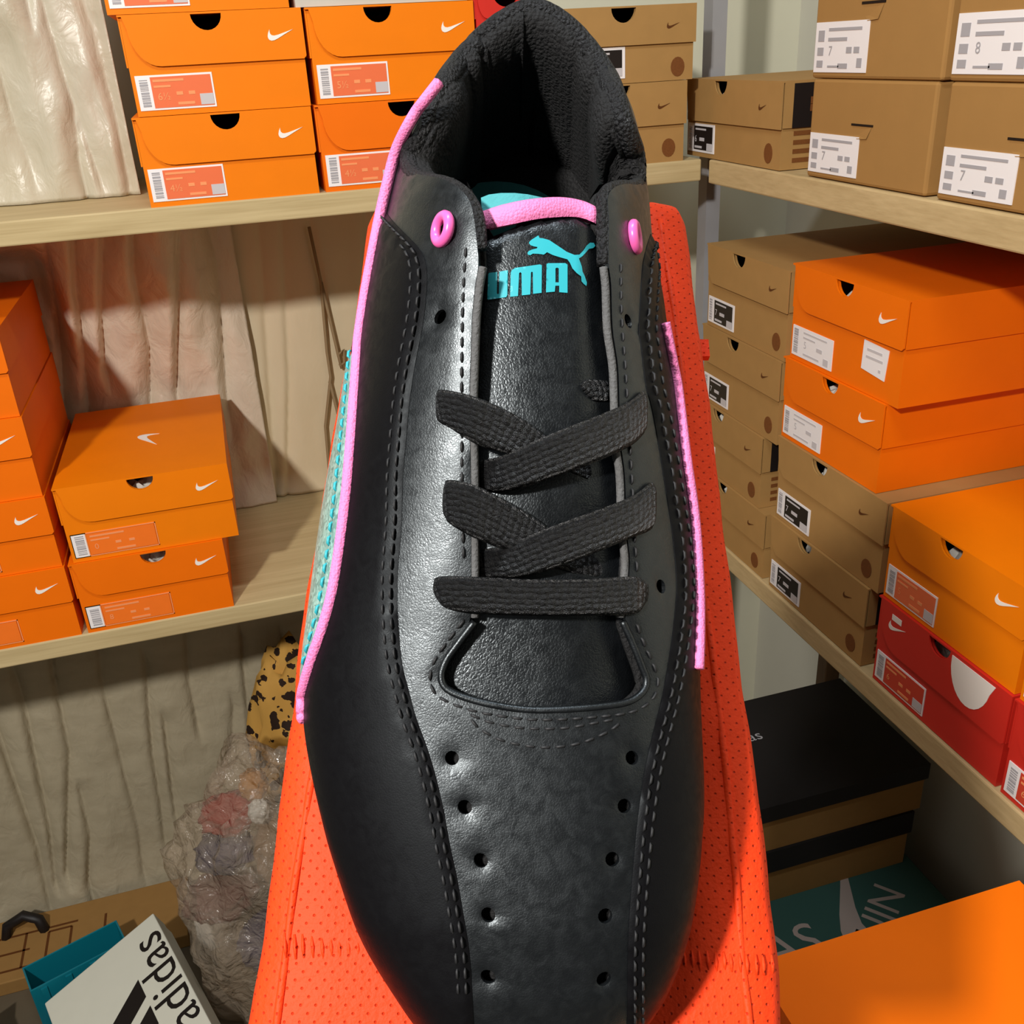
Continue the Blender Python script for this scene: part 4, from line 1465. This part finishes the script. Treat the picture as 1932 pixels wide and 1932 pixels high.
def tongue_decal(name, polys, mat, parent, lift=.00025, hole=None, lay=None):
    m = MB()
    for pg in polys:
        P = np.array(pg, float)
        # fill by CDT in photo space, then lay on the tongue
        ring = []
        for i in range(len(P)):
            a_, b_ = P[i], P[(i+1) % len(P)]
            k = max(1, int(np.linalg.norm(b_-a_)/4))
            for t in range(k):
                ring.append(a_+(b_-a_)*t/k)
        ring = np.array(ring)
        rings = [ring]
        if hole is not None and pg is polys[hole[0]]:
            rings.append(np.array(hole[1], float))
        vin, ed = [], []
        for r in rings:
            b0 = len(vin)
            vin += [Vector(q) for q in r]
            ed += [(b0+k, b0+(k+1) % len(r)) for k in range(len(r))]
        gx = np.arange(ring[:, 0].min(), ring[:, 0].max(), 5); gy = np.arange(ring[:, 1].min(), ring[:, 1].max(), 5)
        gp = np.array(np.meshgrid(gx, gy)).reshape(2, -1).T
        gp = gp[inside(ring, gp)]
        if len(gp):
            gp = gp[seg_dist(ring, gp) > 2]
        vin += [Vector(q) for q in gp]
        V, E_, Fc, *_ = geometry.delaunay_2d_cdt(vin, ed, [], 0, 1e-4)
        V = np.array([(q[0], q[1]) for q in V])
        cen = np.array([V[list(f)].mean(0) for f in Fc])
        ok = inside(ring, cen)
        if len(rings) > 1:
            ok &= ~inside(rings[1], cen)
        P3 = (lay or tongue_pts)(V, lift)
        fs = []
        for f, k in zip(Fc, ok):
            if k:
                A, B, C = P3[f[0]], P3[f[1]], P3[f[2]]
                fs.append(tuple(f) if np.cross(B-A, C-A)[2] > 0 else tuple(reversed(f)))
        m.add(P3, fs)
    return m.build(name, mat, parent, smooth=True)
def z4(pts):
    return [(850+x*.207, 350+y*.207) for x, y in pts]
CAT = z4([(800, 462), (780, 475), (745, 497), (722, 515), (714, 532), (730, 552), (760, 562), (792, 568), (788, 580), (745, 590), (712, 605), (700, 622), (706, 638), (728, 642), (750, 628), (800, 630), (850, 637),
          (880, 615), (930, 640), (1000, 662), (1065, 680), (1088, 712), (1110, 762), (1150, 805), (1190, 835), (1193, 880), (1215, 905), (1238, 922), (1243, 892), (1222, 832), (1203, 792), (1196, 745), (1178, 695),
          (1170, 672), (1200, 652), (1228, 622), (1260, 585), (1300, 577), (1319, 557), (1305, 530), (1272, 528), (1240, 555), (1210, 600), (1175, 637), (1130, 640), (1060, 612), (980, 558), (900, 505), (840, 488), (812, 486)])
LU = z4([(345, 815), (352, 803), (425, 795), (422, 990), (432, 998), (442, 990), (446, 792), (522, 778), (518, 1005), (508, 1024), (345, 1047), (335, 1040)])
LM = z4([(549, 800), (558, 778), (590, 758), (815, 726), (832, 735), (830, 985), (752, 994), (750, 800), (741, 792), (733, 800), (727, 1000), (650, 1008), (647, 806), (636, 796), (625, 806), (615, 1014), (543, 1021)])
LA = z4([(875, 722), (890, 715), (1045, 714), (1066, 728), (1066, 985), (990, 979), (990, 920), (955, 920), (950, 974), (870, 981)])
HA = z4([(956, 762), (970, 755), (986, 762), (986, 890), (956, 890)])
LP = z4([(175, 860), (185, 845), (300, 822), (318, 835), (318, 960), (300, 975), (255, 982), (252, 1055), (170, 1068)])
tongue_decal('logo_lettering', [LU, LM, LA], 'teal_print', tongue, .0003, (2, HA))
tongue_decal('logo_cat', [CAT], 'teal_print', tongue, .0003)
# pink binding over the tongue top: a folded band
TB_T = [(905, 404), (913, 400), (953.5, 387), (1005, 377), (1057, 374), (1098, 381), (1128, 395.5), (1138, 402)]
TB_B = [(908, 437), (916, 435), (964, 425.6), (1015.6, 415), (1067, 411), (1098, 414), (1129.5, 427.6), (1140, 434)]
A_ = smooth_line(TB_T, 42); B_ = smooth_line(TB_B, 42)
m = MB()
K = 9
rows = []
for a_, b_ in zip(A_, B_):
    lo3 = tongue_pts0([b_], .0004)[0]
    # top edge continues level from the lower edge toward the heel (folded over the tongue edge)
    hi3 = tongue_pts0([a_], .0004)[0]
    dr = hi3-lo3
    n = np.array([0, 0, 1.0])
    row = []
    for k in range(K):
        t = k/(K-1)
        row.append(lo3+dr*t+n*(.0011*math.sin(math.pi*min(1, t*1.0))**.5+.0002))
    row.append(hi3+n*-.0026)
    row.append(lo3+dr*.4+n*-.0034)
    rows.append(row)
kk = K+2
m.add([q for r in rows for q in r], [(i*kk+j, (i+1)*kk+j, (i+1)*kk+j+1, i*kk+j+1) for i in range(len(rows)-1) for j in range(kk-1)])
band = m.build('tongue_binding', 'pink_webbing', tongue, smooth=True)

tongue_decal('tongue_lining', [[(906, 404), (900, 380), (899, 366), (915, 360), (940, 357), (970, 357), (1000, 360), (1030, 366), (1060, 374), (1085, 382), (1098, 390), (1060, 384), (1005, 386), (955, 396)]],
             'teal_insole', tongue, -.0022, lay=tongue_pts0)
# ---------------------------------------------------------------- stitching
def stitches(mb, pts3, nrm, length=.0025, gap=.0008, r=.00033, lift=.0001):
    P = np.array(pts3); seg = np.linalg.norm(np.diff(P, axis=0), axis=1)
    s_ = np.concatenate([[0], np.cumsum(seg)])
    t = 0.0
    while t+length < s_[-1]:
        q = []
        for k in (0, .25, .75, 1):
            x = t+length*k
            p = np.array([np.interp(x, s_, P[:, i]) for i in range(3)])
            n = np.array([np.interp(x, s_, np.array(nrm)[:, i]) for i in range(3)])
            q.append(p+n*(lift+(-.0004 if k in (0, 1) else .0001)))
        mb.tube(q, [r*.5, r, r, r*.5], 6)
        t += length+gap
def seam_stitch(mb, line, dx, off, n=110, **kw):
    pts = smooth_line([(x+dx, y) for x, y in line], n)
    uv = np.array([px2uv(x, y, BV2 if off > .002 else None) for x, y in pts])
    p, nn = S(uv, off)
    stitches(mb, p, nn, **kw)
m = MB()
seam_stitch(m, SEAM_L[1:], -9, .0028)
seam_stitch(m, SEAM_L[1:-3], -24, .0028)
seam_stitch(m, SEAM_R[1:], 9, .0028)
seam_stitch(m, SEAM_R[1:], 24, .0028)
o = m.build('seam_stitching', 'thread', shoe, smooth=True); o['kind'] = 'stuff'
m = MB()
EY_L = [(886, 470), (880, 560), (876, 700), (875, 860), (876, 1000), (878, 1080)]
EY_R = [(1160, 500), (1162, 600), (1170, 700), (1176, 800), (1183, 900), (1188, 1000), (1194, 1080)]
seam_stitch(m, EY_L, 0, .0016, 60)
seam_stitch(m, EY_R, 0, .0016, 60)
THR2 = [(878, 1168), (845, 1212), (822, 1248), (815, 1284), (832, 1314), (890, 1338), (966, 1352), (1026, 1356), (1110, 1352), (1185, 1342), (1222, 1318), (1232, 1284), (1222, 1250), (1203, 1205), (1190, 1165)]
seam_stitch(m, THR2, 0, .0016, 90)
seam_stitch(m, [(888, 1346), (930, 1362), (990, 1372), (1060, 1372), (1120, 1362), (1172, 1352)], 0, .0016, 40)
seam_stitch(m, [(890, 1355), (905, 1372), (950, 1396), (1020, 1408), (1085, 1402), (1140, 1380), (1170, 1357)], 0, .0016, 40)
o = m.build('throat_stitching', 'thread', shoe, smooth=True); o['kind'] = 'stuff'
# raised lip around the toe end of the throat and the raw edges of the eyestays
m = MB()
p, n = S(line_uv([(896, 1172), (866, 1212), (842, 1247), (834, 1278), (848, 1302), (896, 1321), (966, 1335), (1026, 1339), (1105, 1335), (1175, 1326), (1206, 1308), (1215, 1284), (1206, 1256), (1188, 1210), (1171, 1172)], 100), .0009)
m.tube(p, .00085, 6)
m.build('throat_lip', 'leather_vamp', shoe, smooth=True)
m = MB()
for ln, off in (([(912, 505), (906, 540), (900, 600), (896, 700), (894, 774), (896, 898), (896, 1002), (896, 1085), (895, 1165)], .0004),
                ([(1169, 1165), (1177, 1064), (1171, 1002), (1167, 898), (1159, 836), (1156, 753), (1153, 691), (1143, 621), (1140, 545), (1136, 505)], .0004)):
    p, n = S(line_uv(ln, 90), off)
    m.tube(p, .0010, 6)
m.build('eyestay_edge', 'raw_edge', shoe, smooth=True)

# ---------------------------------------------------------------- padded collar
m = MB()
CL = [(903, 470), (901, 425), (890, 388), (868, 360), (838, 345), (805, 338), (780, 330), (769, 306), (777, 271), (797, 228), (834, 157), (866, 112), (898, 66), (931, 30), (973, 13), (1014, 5),
      (1055, 13), (1088, 33), (1122, 86), (1155, 157), (1180, 232), (1200, 286), (1213, 322), (1212, 343), (1196, 352), (1170, 352), (1148, 362), (1141, 384), (1142, 420), (1143, 500)]
P = smooth_line(CL, 200)
uv = np.array([px2uv(x, y) for x, y in P])
p, n = S(uv, -.0006)
rad = np.array([.0017 if (y > 350 or i < 40 or i > len(P)-40) else .0030 for i, (x, y) in enumerate(P)])
rad = np.convolve(np.pad(rad, 8, 'edge'), np.ones(17)/17, 'valid')
m.tube(p, list(rad), 10)
m.build('collar_padding', 'collar_fabric', shoe, smooth=True)
# padded inner wall of the heel: from the rim down to the insole
PR = [(.0002, .0006), (.0025, .0016), (.0052, .0006), (.0068, -.004), (.0070, -.011), (.0056, -.020), (.0036, -.030), (.0022, -.042), (.0016, -.060)]
cu = np.array([px2uv(x, y) for x, y in smooth_line(CL[4:26], 170)])
p, n = S(cu, 0)
m = MB()
for pp in p:
    ax = np.array([.004, min(pp[1], .152), 0])
    rd = np.array([ax[0]-pp[0], ax[1]-pp[1], 0]); rd /= np.linalg.norm(rd)+1e-9
    for (ri, dz) in PR:
        m.v.append(tuple(pp+rd*ri+np.array([0, 0, max(dz, .0165-pp[2])])))
K = len(PR)
for i in range(len(p)-1):
    for j in range(K-1):
        m.f.append((i*K+j, (i+1)*K+j, (i+1)*K+j+1, i*K+j+1))
m.build('collar_lining', 'lining_fabric', shoe, smooth=True)

# ---------------------------------------------------------------- piping, glitter strip, eyelets, holes
m = MB()
PIPE_L = [(828, 158), (803, 190), (781, 220), (750, 281), (731, 352), (717, 414), (705, 476), (690, 559), (678, 640), (675, 683), (664, 832), (652, 960), (632, 1100), (612, 1180), (588, 1250), (572, 1310), (569, 1355)]
uvp = line_uv(PIPE_L, 120, bv=BV2)
p, n = S(uvp, .0030)
m.tube(p, .0015, 8)
PIPE_R = [(1250, 610), (1258, 650), (1266, 690), (1275, 740), (1289, 857), (1306, 981), (1314, 1105), (1315, 1190), (1313, 1262)]
uvr = line_uv(PIPE_R, 90, bv=BV2)
p, n = S(uvr, .0034)
m.tube(p, .0014, 8)
m.build('piping', 'pink_webbing', shoe, smooth=True)
i0 = [i for i, q in enumerate(uvp) if True]
sel = uvp[int(len(uvp)*.50):]
poly = [tuple(q) for q in sel] + [(q[0], max(.01, q[1]-.16)) for q in sel[::-1]]
patch('glitter_strip', poly, [], 'teal_glitter', shoe, off=.0026, thick=.0010, spacing=.0018, round_=.001)
mg = MB()
for dv_ in (.022,):
    pp, nn = S(np.array([(q[0], max(.02, q[1]-dv_)) for q in sel[:-12]]), .0038)
    stitches(mg, pp, nn, r=.0004)
o = mg.build('teal_stitching', 'teal_print', shoe, smooth=True); o['kind'] = 'stuff'
for q in EYE:
    ring, c, n = circle_uv(*q, .0030)
    n = Vector(n); c = Vector(c)+n*.0019
    n = (n+Vector((math.copysign(.6, c.x), 0, 0))).normalized(); t1 = n.orthogonal().normalized(); t2 = n.cross(t1)
    MB().tube([c+(t1*math.cos(a_)+t2*math.sin(a_))*.0030 for a_ in [2*math.pi*i/28 for i in range(28)]], .00125, 10, closed=True).build('eyelet', 'pink_metal', shoe, smooth=True)

# ---------------------------------------------------------------- laces
def lace(name, top, bot, offs, parent, n=44):
    A = smooth_line(top, n); B = smooth_line(bot, n)
    k = min(len(A), len(B)); A, B = A[:k], B[:k]
    of = np.interp(np.linspace(0, 1, k), np.linspace(0, 1, len(offs)), offs)
    K = 9
    rows, uvs = [], []
    dist = 0.0; prev = None
    for i in range(k):
        pa, na = S(px2uv(*A[i]), of[i]); pb, nb = S(px2uv(*B[i]), of[i])
        pa, pb = pa[0], pb[0]
        n_ = (na[0]+nb[0]); n_ /= np.linalg.norm(n_)
        w_ = np.linalg.norm(pb-pa)
        mid = (pa+pb)/2
        if prev is not None:
            dist += np.linalg.norm(mid-prev)
        prev = mid
        for j in range(K):
            t = j/(K-1)
            bulge = math.sqrt(max(0, 1-(2*t-1)**2))
            rows.append(pa+(pb-pa)*t+n_*(.0011*bulge**.6))
            uvs.append((dist, t*w_))
        for j in range(K-2, 0, -1):
            t = j/(K-1)
            rows.append(pa+(pb-pa)*t-n_*.0007)
            uvs.append((dist, t*w_))
    M = 2*K-2
    fs = [(i*M+j, (i+1)*M+j, (i+1)*M+(j+1) % M, i*M+(j+1) % M) for i in range(k-1) for j in range(M)]
    fs.append(tuple(range(M-1, -1, -1))); fs.append(tuple(range((k-1)*M, k*M)))
    me = bpy.data.meshes.new(name)
    me.from_pydata([tuple(q) for q in rows], [], fs)
    lay = me.uv_layers.new(name='UVMap')
    for lp in me.loops:
        lay.data[lp.index].uv = uvs[lp.vertex_index]
    me.polygons.foreach_set('use_smooth', [True]*len(me.polygons))
    me.update()
    bm = bmesh.new(); bm.from_mesh(me); bmesh.ops.recalc_face_normals(bm, faces=bm.faces); bm.to_mesh(me); bm.free()
    return new_obj(name, me, 'lace_knit', parent)
# upper cross
lace('lace', [(826, 752), (840, 738), (905, 752), (985, 790), (1060, 838), (1165, 872)], [(826, 800), (850, 806), (900, 838), (950, 855), (1060, 878), (1165, 938)],
     [.0002, .0024, .0024, .0006, -.0022, -.0048], shoe)
lace('lace', [(1208, 752), (1196, 742), (1160, 768), (1040, 818), (945, 860), (898, 868)], [(1206, 806), (1198, 822), (1165, 850), (1060, 895), (960, 926), (902, 926)],
     [.0004, .0026, .0026, .0022, .0002, -.0036], shoe)
# lower cross
lace('lace', [(838, 922), (852, 906), (905, 918), (985, 962), (1060, 1008), (1180, 1060)], [(836, 972), (856, 990), (900, 1016), (960, 1040), (1060, 1075), (1180, 1106)],
     [.0002, .0024, .0024, .0006, -.0022, -.0048], shoe)
lace('lace', [(1226, 928), (1214, 912), (1170, 942), (1040, 992), (950, 1030), (896, 1036)], [(1226, 976), (1214, 1000), (1175, 1018), (1060, 1066), (980, 1090), (900, 1092)],
     [.0004, .0026, .0026, .0022, .0002, -.0036], shoe)
# straight bar
lace('lace', [(818, 1106), (832, 1088), (900, 1087), (1000, 1092), (1100, 1092), (1185, 1088), (1214, 1098)], [(820, 1122), (845, 1146), (900, 1156), (1000, 1160), (1100, 1160), (1185, 1158), (1212, 1140)],
     [.0002, .0024, .0026, .0022, .0022, .0026, .0008], shoe)
# tucked lace end under the right eyestay
lace('lace', [(1106, 722), (1120, 712), (1160, 712)], [(1110, 732), (1132, 752), (1162, 756)], [-.0026, -.0026, -.0030], shoe, 16)
# small rolled leather around the lace holes
for ob in (shoe, bag):
    ob.rotation_mode = 'QUATERNION'
    ob.matrix_world = FRAME
